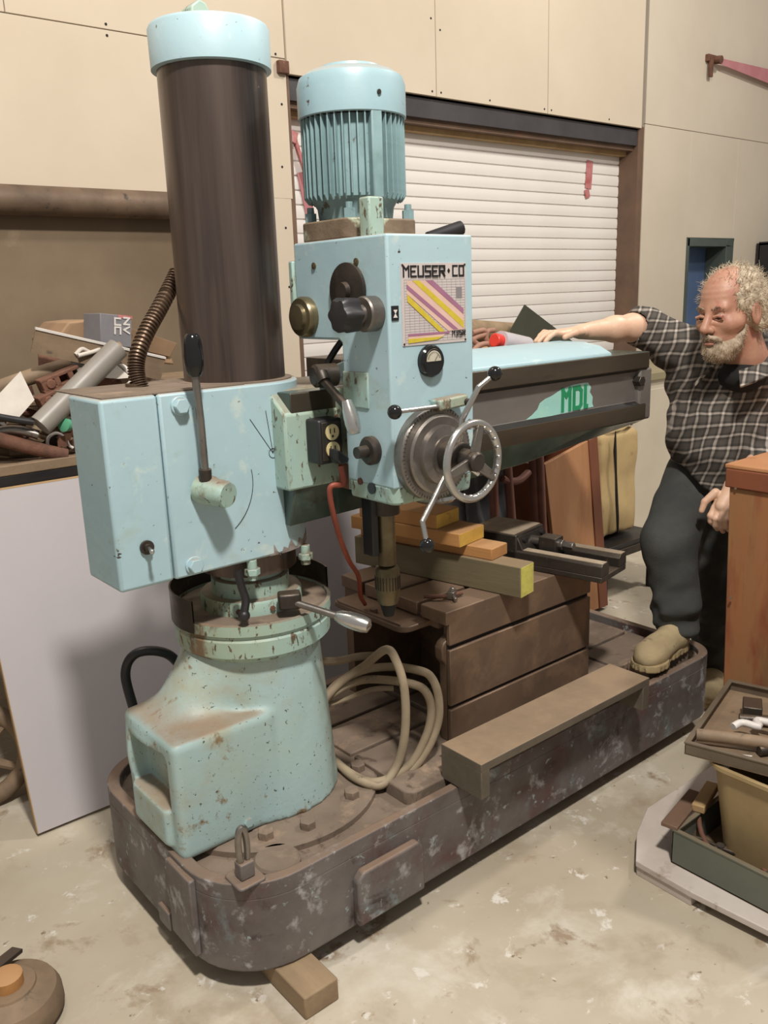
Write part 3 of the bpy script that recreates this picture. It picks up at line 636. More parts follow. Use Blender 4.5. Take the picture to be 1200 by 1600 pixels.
k2 = disc('lower_shaft_cap', 1.470, 1.215, [(.032, 0), (.032, .012), (.026, .018), (.014, .019), (.013, .045), (0, .045)], m_dsteel)
disc('black_plug', 1.476, 1.128, [(.013, 0), (.013, .004), (0, .004)], m_ball); disc('small_plug', 1.518, 1.138, [(.008, 0), (.008, .003), (0, .003)], m_rust)
MB().box(1.184, 1.203, 1.398, 1.402, 1.494, 1.524).use(1).prism([(1.1935, 1.507), (1.199, 1.516), (1.188, 1.516)], 'y', 1.3972, 1.3982).prism([(1.1935, 1.509), (1.199, 1.500), (1.188, 1.500)], 'y', 1.3972, 1.3982).build('arrow_mark', [m_ink, m_white], hd)
lv = MB().lathe((HX0-.03, 1.60, 1.375), (-1, .2, 0), [(.026, -.03), (.026, .02), (.02, .026), (0, .026)], 20).build('head_clamp_lever', m_dsteel, hd)
q0 = Vector((1.13, 1.585, 1.372)); q1 = Vector((1.120, 1.475, 1.311)); q2 = Vector((1.120, 1.456, 1.260))
MB().tube([q0, q0+(q1-q0)*.5, q1], .0095, 14).cyl(q0-Vector((0, 0, -.01)), q0+(q1-q0)*.12, .015).build('lever_rod', m_dsteel, lv)
MB().tube([q1+(q2-q1)*t for t in (-.35, 0, .3, .6, .85, 1)], 1, 16, rf=lambda t: .009+.008*sin(pi*min(.1+t*.8, 1))).build('lever_grip', m_alu, lv)
# speed chart
cx0, cx1, cz0, cz1 = 1.212, 1.401, 1.440, 1.609; yf = HY-.0015
pl = MB().box(cx0, cx1, yf, HY+.001, cz0, cz1).build('speed_chart', m_plate, hd)
ck = MB().use(0)
gx0, gx1, gz0, gz1 = cx0+.008, cx1-.004, cz0+.006, cz1-.034
for i in range(14):
    x = gx0+(gx1-gx0)*i/13; ck.box(x-.0002, x+.0002, yf-.0003, yf, gz0, gz1)
for i in range(24):
    z = gz0+(gz1-gz0)*i/23; ck.box(gx0, gx1, yf-.0003, yf, z-.00015, z+.00015)
def U(u, w): return (cx0+u*(cx1-cx0), cz0+w*(cz1-cz0))
def band(pts, mi): ck.use(mi).prism([U(*p) for p in pts], 'y', yf-.0008, yf-.0001)
band([(.08, .79), (.45, .79), (.95, .42), (.95, .15), (.70, .15), (.08, .63)], 3)
band([(.08, .745), (.86, .165), (.78, .165), (.08, .685)], 1)
ck.v = ck.v
def band2(pts, mi): ck.use(mi).prism([U(*p) for p in pts], 'y', yf-.0012, yf-.0006)
band2([(.16, .79), (.26, .79), (.95, .26), (.95, .17)], 2); band2([(.08, .625), (.65, .145), (.56, .145), (.08, .54)], 2)
band2([(.36, .79), (.47, .79), (.95, .42), (.95, .35)], 1); band2([(.08, .745), (.86, .165), (.78, .165), (.08, .685)], 1)
band2([(.08, .145), (.72, .145), (.72, .120), (.08, .115)], 1); band2([(.08, .085), (.62, .085), (.52, .05), (.08, .03)], 2); band([(.08, .115), (.65, .115), (.62, .085), (.08, .085)], 3)
ck.use(4).box(*[U(.84, 0)[0], U(.93, 0)[0]], yf-.0006, yf, U(0, .56)[1], U(0, .70)[1])
ck.build('chart_print', [m_grid, m_purple, m_yellow, m_pinkp, m_grid], pl)
letters(MB(), 'MEUSER', (cx0+.007, yf-.0002, cz1-.027), (1, 0, 0), (0, 0, 1), (0, -1, 0), .0142, .0205, .0062, .0038).build('chart_title', m_ink, pl)
letters(MB(), 'CO', (cx0+.149, yf-.0002, cz1-.027), (1, 0, 0), (0, 0, 1), (0, -1, 0), .0130, .0205, .0062, .0038).build('chart_title', m_ink, pl)
MB().prism([(cx0+.1365, cz1-.022), (cx0+.1405, cz1-.0165), (cx0+.1365, cz1-.011), (cx0+.1325, cz1-.0165)], 'y', yf-.001, yf).build('chart_dot', m_ink, pl)
letters(MB(), 'M35R', (cx1-.045, yf-.0014, cz0+.014), (1, 0, 0), (0, 0, 1), (0, -1, 0), .0070, .011, .0036, .0015).build('chart_model_text', m_ink, pl)
for (x, z) in ((cx0+.004, cz0+.004), (cx1-.004, cz0+.004), (cx0+.004, cz1-.004), (cx1-.004, cz1-.004)): MB().cyl((x, yf, z), (x, yf-.0015, z), .0022, seg=10).build('rivet', m_dsteel, pl)
# gauge
gg = MB().lathe((1.288, HY, 1.404), (0, -1, 0), [(.0345, 0), (.0345, .010), (.031, .014), (0, .014)], 40).build('gauge', m_ball, hd)
MB().prism([(1.288+.021*cos(radians(a)), 1.406+.021*sin(radians(a))) for a in range(-5, 186, 10)], 'y', HY-.0155, HY-.0135).build('gauge_window', m_glass, gg)
gm = MB().tube([(1.288+.023*cos(radians(a)), HY-.015, 1.406+.024*sin(radians(a))) for a in range(0, 181, 12)], .0013, 6)
gm.tube([(1.288, HY-.0165, 1.403), (1.299, HY-.0165, 1.418)], .0006, 5)
for a in range(20, 170, 12): gm.tube([(1.288+.016*cos(radians(a)), HY-.0162, 1.406+.016*sin(radians(a))), (1.288+.019*cos(radians(a)), HY-.0162, 1.406+.019*sin(radians(a)))], .0005, 4)
gm.build('gauge_needle', m_dsteel, gg)
# small lever with black ball
sl = MB().obox((1.325, 1.378, 1.312), (.088, .034, .026), Matrix.Rotation(-.06, 3, 'Y')).build('feed_trip_block', m_teal_worn, hd, .005)
MB().cyl((1.362, 1.378, 1.312), (1.362, 1.352, 1.310), .008, seg=14).build('block_screw', m_dsteel, sl)
b0 = Vector((1.285, 1.370, 1.308)); b1 = Vector((1.154, 1.355, 1.312))
MB().tube([b0, b1], .0048, 10).build('lever_rod', m_alu, sl); MB().ball(b1+(b1-b0).normalized()*.008, .0155).build('ball_knob', m_ball, sl)
# feed hub, capstan levers and handwheel
HC = Vector((1.283, HY, 1.203))
hub = MB().lathe(HC, (0, -1, 0), [(.104, 0), (.104, .022), (.100, .026), (.088, .026), (.088, .034), (.083, .038), (.066, .038), (.064, .052), (.044, .056), (.044, .060)], 64).build('feed_dial', m_steel, dr)
MB().lathe(HC+Vector((0, -.05, 0)), (0, -1, 0), [(.034, 0), (.034, .052), (.030, .056), (.022, .058), (.020, .085), (0, .085)], 36).build('feed_hub', m_dsteel, hub)
tk = MB()
for i in range(72):
    a = 2*pi*i/72; R = Matrix.Rotation(-a, 3, 'Y'); tk.obox(HC+Vector((cos(a)*.0985, -.0262, sin(a)*.0985)), (.006 if i % 6 else .009, .0008, .0008), R)
tk.build('dial_marks', m_groove, hub)
MB().tube([HC+Vector((.035, -.06, .045)), HC+Vector((.045, -.085, .075))], .0045, 10).build('dial_pin', m_alu, hub)
for (t1, t2) in (((1.287, 1.300, 1.286), (1.345, 1.270, 1.372)), ((1.228, 1.300, 1.171), (1.149, 1.270, 1.053))):
    a0 = HC+Vector((0, -.085, 0)); t1 = Vector(t1); t2 = Vector(t2); mid = t1.lerp(t2, .72)
    if t2.z < 1.2: t1 = Vector((1.233, 1.310, 1.154)); mid = Vector((1.149, 1.280, 1.092))
    else: mid = Vector((1.317, 1.280, 1.352))
    lo_ = MB().tube([a0+(t1-a0)*.25, t1, mid], .0062, 12, rf=lambda t: .0075-.0015*t).tube([mid, t2], .0055, 12).ball(mid, .0058).build('capstan_lever', m_alu, hub)
    MB().ball(t2+(t2-mid).normalized()*.010, .0160).build('ball_knob', m_ball, lo_)
MB().tube([HC+Vector((0, -.085, 0)), HC+Vector((.06, -.09, -.045))], .007, 12).build('capstan_lever', m_alu, hub)
WC = Vector((1.283, 1.265, 1.200))
hw = MB().torus(WC, (0.05, -1, 0), .0805, .0085, 64, 14).build('handwheel', m_alu, dr)
MB().lathe(WC+Vector((0, .012, 0)), (0, -1, 0), [(.021, 0), (.021, .026), (.017, .030), (0, .030)], 24).build('wheel_hub', m_dsteel, hw)
for a in (75, 195, 325):
    u = Vector((cos(radians(a)), 0, sin(radians(a)))); w_ = Vector((-sin(radians(a)), 0, cos(radians(a))))
    p = [WC+u*.015+w_*.012, WC+u*.078+w_*.009, WC+u*.078-w_*.009, WC+u*.015-w_*.012]
    MB().add([q+Vector((0, d_, 0)) for d_ in (-.006, .004) for q in p], [(0, 1, 2, 3), (7, 6, 5, 4), (0, 4, 5, 1), (1, 5, 6, 2), (2, 6, 7, 3), (3, 7, 4, 0)]).build('wheel_spoke', m_steel, hw, .002)
for i in range(22):
    a = 2*pi*i/22; MB().ell(WC+Vector((.0745*cos(a), -.002, .0745*sin(a))), (.0045, .006, .0045), seg=8, rings=6).build('finger_bump', m_alu, hw)
MB().lathe((1.36, 1.47, 1.095), (0, 0, -1), [(.03, -.01), (.035, .0), (.052, .01), (.055, .018), (.045, .026), (.02, .030), (0, .030)], 40).build('bottom_flange', m_alu, hd)
# spindle and chuck
SX, SY = 1.297, 1.58
sp = MB().cyl((SX, SY, 1.14), (SX, SY, 1.03), .036, seg=32).build('quill_sleeve', m_dsteel, dr)
MB().lathe((SX, SY, 0), (0, 0, 1), [(.012, .90), (.0235, .90), (.0235, 1.06)], 32).build('spindle', m_brass, sp)
MB().box(SX-.05, SX-.03, SY-.01, SY+.03, .93, 1.10).build('depth_rack', m_black, sp, .003)
chk = MB().lathe((SX, SY, 0), (0, 0, 1), [(.018, .897), (.028, .893), (.031, .885), (.031, .828), (.027, .816), (.027, .806), (.024, .798)], 40).build('drill_chuck', m_brass, dr)
for i in range(24):
    a = 2*pi*i/24; MB().box(-.0012, .0012, -.0012, .0012, .838, .872).build('knurl', m_dsteel, chk, world=False)
    o = bpy.context.scene.objects[-1] if False else chk.children[-1]; o.location = (SX-AX+.031*cos(a), SY-AY+.031*sin(a), 0); o.rotation_euler = (0, 0, a)
MB().lathe((SX, SY, 0), (0, 0, 1), [(.004, .762), (.013, .765), (.023, .800), (.022, .802)], 24).build('chuck_jaws', m_groove, chk)
# motor
MX, MY = 1.300, 1.652
mo = MB().lathe((MX, MY, 0), (0, 0, 1), [(.098, 1.755), (.102, 1.76), (.102, 1.935), (.098, 1.94)], 64).build('motor', m_motor, dr)
fin0 = None
for i in range(44):
    a = 2*pi*i/44
    if fin0 is None:
        fin0 = MB().prism([(.098, 1.757), (.108, 1.752), (.117, 1.764), (.117, 1.934), (.098, 1.942)], 'y', -.0013, .0013).build('cooling_fin', m_motor, mo, world=False)
        c = fin0
    else:
        c = fin0.copy(); COL.objects.link(c); c.parent = mo
    c.location = (MX-AX, MY-AY, 0); c.rotation_euler = (0, 0, a)
bx_ = MB().box(-.013, .013, -.120, -.09, 1.752, 1.938).build('fin_rib', m_motor, mo, .003, world=False); bx_.location = (MX-AX, MY-AY, 0); bx_.rotation_euler = (0, 0, radians(-12))
MB().lathe((MX, MY, 0), (0, 0, 1), [(.1195, 1.928), (.1215, 1.930), (.1215, 1.995), (.116, 2.012), (.098, 2.024), (.070, 2.030), (.068, 2.036), (.02, 2.040)], 64).build('fan_cover', m_mcap, mo)
MB().lathe((MX, MY, 0), (0, 0, 1), [(.116, 1.927), (.116, 1.9285)], 48).build('cover_shadow_gap', m_groove, mo)
MB().cyl((MX-.02, MY-.1205, 1.965), (MX-.02, MY-.1235, 1.965), .005, seg=10).build('cover_screw', m_dsteel, mo)
MB().lathe((MX, MY, 0), (0, 0, 1), [(.085, 1.715), (.088, 1.74), (.098, 1.757)], 48).build('motor_neck', m_motor, mo)
MB().torus((MX+.118, MY+.0, 1.852), (0, 1, 0), .014, .004, 20, 8).build('lifting_eye', m_dsteel, mo)
fl = MB().prism(rrect(MX-.105, MX+.105, MY-.105, MY+.085, .03, 5), 'z', 1.668, 1.712).build('motor_flange', m_rust, mo, .004)
fl.data.materials[0] = mat('rusty_green_flange', (128, 112, 92), (96, 78, 62), 9, .7, 0, [((172, 180, 156), 11, .56, .62)], ((130, 108, 88), .7), .5, 40)
for (x, y) in ((-.085, -.085), (.085, -.085), (-.085, .06), (.085, .06)): MB().hexa((MX+x, MY+y, 1.71), (MX+x, MY+y, 1.732), .014).cyl((MX+x, MY+y, 1.732), (MX+x, MY+y, 1.745), .008, seg=10).build('flange_bolt', m_motor, mo)
MB().box(1.155+.0, 1.196, 1.42, 1.455, 1.662, 1.748).build('stop_post', m_teal_worn, hd, .004)
o = hd.children[-1]; o.data.transform(Matrix.Translation((.045, .06, 0)))
MB().tube([(1.43, 1.55, 1.668), (1.52, 1.53, 1.694)], .017, 12).build('rear_handle', m_black, hd, .002)
MB().tube([(1.205, 1.60, 1.45), (1.20, 1.63, 1.42), (1.195, 1.66, 1.38), (1.20, 1.68, 1.33)], .008, 8, sub=4).build('head_cable', m_black, dr)
# padlock-like shackle on the base corner
pk = thing('lifting_shackle', 'upright bare iron shackle on a cast lug at the near corner of the base', 'shackle', (.80, 1.50, .285))
MB().prism(rrect(.765, .835, 1.475, 1.55, .01, 3), 'z', .29, .298).box(.782, .818, 1.497, 1.527, .298, .338).build('lug', m_base, pk, .006, 3)
MB().tube([(.792, 1.512, .33), (.789, 1.513, .37), (.792, 1.514, .405), (.80, 1.515, .418), (.808, 1.515, .405), (.811, 1.514, .37), (.808, 1.512, .33)], .0075, 10, sub=4).build('shackle_bow', m_steel, pk)
rd.location.y -= .06

# ================================================================ ON THE BASE
# box table with grooved faces
bt = thing('box_table', 'brown cast iron box table with grooved faces standing on the drill base', 'work table', (1.85, 1.86, .294))
bx0, bx1, by0, by1 = 1.535, 2.175, 1.622, 2.10
core = MB()
# left throat profile in XZ, extruded along Y
core.prism([(bx0+.012, .294), (bx1, .294), (bx1, .66), (bx0+.03, .66), (bx0+.03, .612), (bx0+.004, .60), (bx0-.006, .585), (bx0-.004, .55), (bx0+.012, .53)], 'y', by0+.014, by0+.045).build('table_body', m_block, bt, .004)
MB().box(bx0+.012, bx1, by1-.035, by1, .294, .66).box(bx1-.035, bx1, by0+.045, by1-.035, .294, .66).box(bx0+.012, bx1-.035, by0+.045, by1-.035, .632, .658).box(bx0+.30, bx0+.33, by0+.045, by1-.035, .294, .632).build('table_walls', m_block, bt)
for (z0, z1, e) in ((.294, .396, 0), (.408, .578, 0), (.592, .660, 0)):
    MB().prism([(bx0+.012, z0), (bx1+.002, z0), (bx1+.002, z1), (bx0+.012, z1)], 'y', by0, by0+.016).build('face_band', m_block, bt, .003)
MB().box(bx0+.012, bx1+.001, by0+.0125, by0+.0145, .30, .655).build('face_groove', m_groove, bt)
for (y0, y1) in ((by0, by0+.105), (by0+.122, by0+.235), (by0+.252, by0+.36), (by0+.377, by1)):
    MB().box(bx0, bx1+.002, y0, y1, .655, .694).build('top_strip', m_block, bt, .003)
MB().prism(rrect(1.445, 1.56, 1.70, 2.03, [.0, .0, .02, .035], 6), 'z', .632, .650).build('coolant_lip', m_block, bt, .004)
MB().prism([(1.452, 1.72), (1.445, 2.0), (1.455, 2.02), (1.462, 1.73)], 'z', .648, .656).build('lip_edge', m_block, bt, .002)
MB().cyl((1.47, 1.86, .65), (1.47, 1.86, .662), .012, seg=12).build('drain_plug', m_block, bt)
# overhanging channel bar resting on the rim
cb = thing('channel_bar', 'long dusty inverted steel channel resting on the front rim of the base', 'channel bar', (1.76, 1.43, .295))
ca = MB().box(1.40, 2.13, 1.362, 1.508, .372, .396).box(1.40, 1.432, 1.362, 1.508, .296, .374).box(2.098, 2.13, 1.362, 1.508, .296, .374)
ca.build('channel', mat('dusty_channel_steel', (112, 102, 88), (92, 84, 72), 7, .6, .2, [((130, 122, 112), 14, .66, .7)], ((150, 128, 104), 1.0), .2, 50), cb, .002)
# cable coil
def P3(L, sub=10): return catmull(L, sub)
coil = MB()
path = [(1.266, 1.860, 0.298), (1.242, 1.760, 0.295), (1.230, 1.650, 0.298), (1.270, 1.600, 0.289), (1.328, 1.600, 0.333), (1.356, 1.600, 0.417), (1.375, 1.620, 0.516), (1.368, 1.640, 0.595), (1.365, 1.680, 0.620), (1.383, 1.800, 0.529), (1.343, 1.840, 0.489), (1.287, 1.860, 0.441), (1.275, 1.880, 0.378), (1.267, 1.840, 0.296), (1.236, 1.700, 0.295), (1.263, 1.610, 0.295),
        (1.368, 1.600, 0.308), (1.422, 1.590, 0.378), (1.443, 1.590, 0.446), (1.437, 1.600, 0.496), (1.429, 1.640, 0.510), (1.419, 1.760, 0.487), (1.388, 1.840, 0.466), (1.309, 1.860, 0.444), (1.302, 1.920, 0.363), (1.270, 1.820, 0.279), (1.255, 1.650, 0.274), (1.353, 1.600, 0.288), (1.414, 1.585, 0.334), (1.456, 1.580, 0.407), (1.461, 1.580, 0.482), (1.457, 1.600, 0.533), (1.449, 1.640, 0.545), (1.444, 1.760, 0.519), (1.390, 1.840, 0.494), (1.313, 1.880, 0.445), (1.260, 1.860, 0.371)]
coil.tube(P3(path, 8), .0118, 12)
coil.tube(P3([(1.478, 1.860, 0.512), (1.407, 1.860, 0.530), (1.338, 1.860, 0.539), (1.272, 1.860, 0.556)], 5), .0115, 10)
coil.tube(P3([(1.486, 1.800, 0.425), (1.434, 1.840, 0.423), (1.354, 1.860, 0.414), (1.288, 1.880, 0.406)], 5), .008, 10)
solo(coil, 'cable_coil', m_cable, 'thick dusty grey cable looped on the base between the column foot and the box table', 'cable')
lp = MB().tube(P3([(.80, 2.05, .50), (.80, 2.08, .60), (.83, 2.06, .655), (.90, 2.03, .64), (.95, 2.02, .56)], 8), .013, 12)
solo(lp, 'black_cable', m_black, 'dark cable arching out behind the left side of the drill pedestal', 'cable')
rc = MB().tube(P3([(1.155, 1.562, 1.172), (1.158, 1.560, 1.13), (1.127, 1.570, 1.119), (1.166, 1.600, 1.007), (1.239, 1.660, 0.906), (1.374, 1.800, 0.798), (1.424, 1.860, 0.714), (1.47, 1.90, .665)], 10), .0065, 10)
solo(rc, 'power_cord', m_redcord, 'thin red-brown cord hanging from the black outlet box down to the table', 'cord')
# timbers stacked on the table
def bar(name, c, size, rz, z, mats, label, cat, end=1, grp=None):
    t = thing(name, label, cat, (c[0], c[1], z), grp, rz)
    lx, ly, lz = size
    MB().box(-lx/2, lx/2, -ly/2, ly/2, 0, lz).build('timber', mats[0], t, .003, world=False)
    MB().box(-lx/2+.002, lx/2-.002, -ly/2-.0012, -ly/2+.002, .002, lz-.002).build('painted_end', mats[1], t, .0, world=False)
    return t
rz = radians(11.3)
def alongbar(ex, ey, L): # near-end centre -> centre of bar
    return (ex-sin(rz)*L/2*1.0, ey+cos(rz)*L/2)
bar('timber', alongbar(1.797, 1.560, .62), (.073, .62, .092), rz, .695, (m_wood_dark, m_wood_gr), 'thick weathered grey-green timber, lowest of the stack on the box table', 'timber')
bar('timber', alongbar(1.795, 1.665, .50), (.085, .50, .035), rz, .787, (m_wood_or, m_wood_or), 'short brown plank second from the bottom of the stack on the box table', 'timber')
bar('timber', alongbar(1.762, 1.745, .42), (.13, .42, .042), rz, .822, (m_wood_or, m_wood_ye), 'wide orange plank with yellow end, third up in the stack', 'timber')
bar('timber', alongbar(1.745, 1.83, .30), (.12, .30, .045), rz, .864, (m_wood_or, m_wood_ye), 'topmost orange block with yellow end below the drill head', 'timber')
# drill vise
vz = .695; vr = radians(11)
vs_ = thing('machine_vise', 'black drill press vise with dusty twin rails at the far end of the box table', 'vise', (2.055, 1.75, vz), None, vr)
MB().box(-.085, .085, -.27, .22, 0, .018).build('vise_base', m_dsteel, vs_, .003, world=False)
for s_ in (-1, 1):
    MB().prism([(s_*.085, .018), (s_*.036, .018), (s_*.036, .046), (s_*.048, .058), (s_*.078, .058), (s_*.085, .05)], 'y', -.27, .06).build('vise_rail', m_dsteel, vs_, .002, world=False)
    MB().box(min(s_*.0475, s_*.078), max(s_*.0475, s_*.078), -.268, .05, .0575, .0590).build('rail_dust', m_dust, vs_, world=False)
MB().prism([(-.085, .018), (.085, .018), (.085, .105), (-.085, .105)], 'y', .02, .20).build('fixed_jaw', m_dsteel, vs_, .005, world=False)
MB().prism([(-.02, .018), (.06, .018), (.06, .098), (.02, .098)], 'x', -.08, .08).build('jaw_face', m_dsteel, vs_, .003, world=False)
MB().box(-.082, .082, .03, .195, .1045, .1065).build('jaw_dust', m_dust, vs_, world=False)
for s_ in (-1, 1): MB().cyl((s_*.055, -.0, .085), (s_*.055, .018, .085), .009, seg=12).build('jaw_screw', m_groove, vs_, world=False)
MB().box(-.026, .026, -.085, -.025, .04, .095).build('screw_block', m_dsteel, vs_, .003, world=False)
MB().cyl((0, .02, .072), (0, -.10, .072), .016, seg=20).hexa((0, -.10, .072), (0, -.135, .072), .014).build('vise_screw', m_steel, vs_, .002, world=False)
# small T-bolt fitting on the table
tb = thing('toggle_fitting', 'small rusty screw fitting lying on the near left corner of the box table', 'fitting', (1.62, 1.70, .694))
MB().tube([(1.56, 1.74, .706), (1.60, 1.70, .706), (1.66, 1.685, .706)], .006, 8).build('rod', m_rust, tb)
MB().obox((1.625, 1.692, .708), (.03, .022, .022), Matrix.Rotation(.5, 3, 'Z')).cyl((1.62, 1.70, .70), (1.63, 1.69, .728), .009, seg=8).cyl((1.61, 1.66, .704), (1.64, 1.72, .704), .006, seg=8).build('nut', m_steel, tb, .002)
wbk = MB().prism([(.833, 1.352), (.925, 1.352), (.925, 1.60), (.833, 1.60)], 'z', 0, .0585)
solo(wbk, 'wood_block', m_wood_blk, 'weathered wooden block under the near corner of the drill base', 'wood block', .004)
solo(MB().box(2.45, 2.55, 1.70, 1.95, 0, .0585), 'wood_block', m_wood_blk, 'weathered wooden block hidden in the dark gap under the far end of the base', 'wood block', .004)
solo(MB().box(1.75, 1.85, 1.65, 2.0, 0, .0585), 'wood_block', m_wood_blk, 'weathered wooden block in the dark gap beneath the middle of the base', 'wood block', .004)

# ================================================================ LEANING SHEET, BENCH AND SCRAP ON THE LEFT
lean = math.atan(.2448)
ls = thing('leaning_sheet', 'large pale grey laminated sheet leaning against the bench behind the drill', 'sheet', (.62, 2.45, .012))
ls.rotation_euler = (-lean, 0, 0)
MB().box(0, 2.22, 0, .016, 0, 1.035).build('laminate', m_lam, ls, world=False)
MB().box(-.001, 2.221, -.0005, .0165, 1.034, 1.040).box(-.002, .0005, 0, .0165, 0, 1.04).build('wood_edge', m_wood_pl, ls, world=False)
MB().box(.36, 2.22, -.002, .014, -.012, .001).build('bottom_batten', m_wood_pl, ls, world=False)
be = thing('workbench', 'long bench with black front rail and brown top piled with scrap', 'workbench', (1.0, 3.1, 0))
MB().box(-1.2, 2.4, 2.73, 3.55, 1.05, 1.075).build('bench_top', m_iron, be, .003)
MB().box(-1.2, 2.4, 2.725, 2.75, .985, 1.05).build('front_rail', m_black, be, .003)
MB().box(-1.2, 2.4, 2.722, 2.76, 1.05, 1.082).build('edge_strip', m_iron, be, .003)
for x in (-.4, .9, 2.2):
    for y in (2.80, 3.48): MB().box(x-.03, x+.03, y-.03, y+.03, 0, 1.05).build('leg', m_dsteel, be, .003)
BT = 1.075
rb = thing('batten', 'pale yellow batten end standing at the left edge behind the leaning sheet', 'batten', (.60, 2.78, 0))
MB().box(.555, .60, 2.70, 2.75, .30, .62).build('wood', m_wood_or, rb, .003)
cwh = thing('spoked_flywheel', 'old cast iron spoked wheel standing behind the lower left corner of the sheet', 'flywheel', (.56, 2.76, 0))
wc = Vector((.545, 2.74, .175)); ax_ = Vector((-.25, -1, .12))
MB().torus(wc, ax_, .145, .028, 40, 12).build('rim', m_iron, cwh)
MB().lathe(wc-ax_.normalized()*.03, ax_, [(.035, 0), (.035, .06), (.015, .06), (.015, 0)], 20, False).build('hub', m_iron, cwh)
Mw = rot_to(ax_)
for k_ in range(5):
    a = 2*pi*k_/5+.5; u = Mw @ Vector((cos(a), sin(a), 0)); MB().tube([wc+u*.02, wc+u*.135], .014, 8, rf=lambda t: .018-.006*t).build('spoke', m_iron, cwh)
ib = thing('iron_hub', 'dusty tan iron hub lying on the floor at the lower left corner', 'hub', (.36, 1.83, 0))
MB().lathe((.345, 1.80, 0), (0, 0, 1), [(.10, 0), (.112, .02), (.11, .05), (.10, .07), (.06, .085), (.058, .09), (.02, .09)], 40).build('disc', m_iron, ib)
MB().lathe((.345, 1.80, .085), (0, 0, 1), [(.034, 0), (.034, .03), (.026, .034), (.0, .034)], 24).build('hub_boss', m_wood_or, ib)
MB().obox((.36, 1.87, .10), (.09, .03, .01), Matrix.Rotation(.6, 3, 'Z') @ Matrix.Rotation(.2, 3, 'Y')).build('blade', m_dsteel, ib, .002)

def sheet(name, pts, th, m, label, cat, m2=None, grp=None):
    """thin plate with real thickness through four or more points"""
    P = [Vector(p) for p in pts]; n = (P[1]-P[0]).cross(P[2]-P[0]).normalized()*th
    k_ = len(P); mb = MB().add(P+[p+n for p in P], [tuple(range(k_)), tuple(range(2*k_-1, k_-1, -1))])
    mb.use(1 if m2 else 0).add(P+[p+n for p in P], [(i, (i+1) % k_, (i+1) % k_+k_, i+k_) for i in range(k_)])
    return solo(mb, name, [m, m2] if m2 else m, label, cat, group=grp)
def rod(name, pts, r, m, label, cat, sub=8, grp=None, hollow=False, seg=14):
    L = P3(pts, sub); mb = MB().tube(L, r, seg, cap=not hollow)
    if hollow:
        mb.tube(L, r*.8, seg, cap=False)
        for (a, b) in ((L[0], L[1]), (L[-1], L[-2])):
            mb.use(1).cyl(Vector(a)+(Vector(b)-Vector(a)).normalized()*.01, Vector(a)+(Vector(b)-Vector(a)).normalized()*.012, r*.82, seg=seg); mb.use(0)
        return solo(mb, name, [m, m_groove], label, cat, group=grp)
    return solo(mb, name, m, label, cat, group=grp)
# items, far to near
solo(MB().box(1.15, 1.85, 3.05, 3.5, BT, 1.25).obox((1.3, 3.2, 1.29), (.3, .2, .08), Matrix.Rotation(.3, 3, 'Z')), 'scrap_crate', m_iron, 'low dusty brown crate buried under the scrap heap on the left bench', 'crate', .004)
cbx = thing('cardboard_box', 'torn open brown cardboard carton lying on the scrap behind the pale edged board', 'carton', (1.134, 3.060, 1.396))
MB().prism([(-.06, 0), (.36, -.08), (.34, .0), (.20, .035), (.13, .085), (.06, .10), (-.02, .095), (-.07, .04)], 'y', -.02, .24).build('carton_body', m_card, cbx, .006, world=False)
MB().obox((.07, -.028, .055), (.022, .02, .095), Matrix.Rotation(.25, 3, 'Y')).build('carton_tear', m_rust, cbx, .002, world=False)
MB().add([(.09, -.03, .09), (.13, -.05, .085), (.36, -.06, .0), (.34, -.03, -.05), (.10, -.04, .02)]+[(.09, -.02, .09), (.13, -.04, .085), (.36, -.05, .0), (.34, -.02, -.05), (.10, -.03, .02)], [(0, 1, 2, 3, 4), (9, 8, 7, 6, 5)]+[(i, (i+1) % 5, (i+1) % 5+5, i+5) for i in range(5)]).build('carton_flap', m_card, cbx, .002, world=False)
gb = thing('printed_box', 'small grey box with white letters and a red corner on top of the scrap', 'box', (1.180, 2.920, 1.429), None, .35)
MB().box(-.01, .115, 0, .10, -.02, .088).build('box_body', m_boxgrey, gb, .002, world=False)
gb.rotation_euler = (.0, .12, .2)
g2 = MB()
letters(g2, 'NV', (.082, -.0015, .080), (0, 0, -1), (1, 0, 0), (0, -1, 0), .022, .022, .008, .006, .001)
letters(g2, 'UC', (.046, -.0015, .076), (0, 0, -1), (1, 0, 0), (0, -1, 0), .022, .022, .008, .006, .001)
g2.use(1).box(.060, .116, -.002, 0, .078, .0885)
g2.build('box_print', [m_white, m_redtape], gb, world=False)
pb = thing('pale_edged_board', 'long dark board with pale top edge lying aslant across the scrap heap', 'board', (1.117, 2.840, 1.374))
A_ = Vector((0.933, 2.840, 1.481)); B_2 = Vector((1.334, 2.780, 1.362)); u_ = (B_2-A_).normalized(); w_2 = u_.cross(Vector((0, 1, .15)).normalized()).normalized(); v_2 = w_2.cross(u_); Rm = Matrix((u_, v_2, w_2)).transposed(); sg = 1 if w_2.z < 0 else -1
MB().obox((A_+B_2)/2+w_2*.040*sg, ((B_2-A_).length, .012, .075), Rm).build('board_face', m_iron, pb)
MB().obox((A_+B_2)/2, ((B_2-A_).length, .020, .007), Rm).build('pale_edge', m_white, pb)
sheet('brown_card', [(0.969, 2.950, 1.402), (1.064, 2.950, 1.399), (1.064, 2.920, 1.311), (0.950, 2.920, 1.300)], .006, m_rust, 'dark brown card stuck upright in the middle of the scrap heap', 'card')
rod('grey_pipe', [(0.833, 2.950, 1.297), (0.950, 2.920, 1.332), (1.051, 2.900, 1.356), (1.225, 2.880, 1.397)], .026, m_iron, 'dusty tan pipe lying behind the rusty castings on the bench', 'pipe', 3)
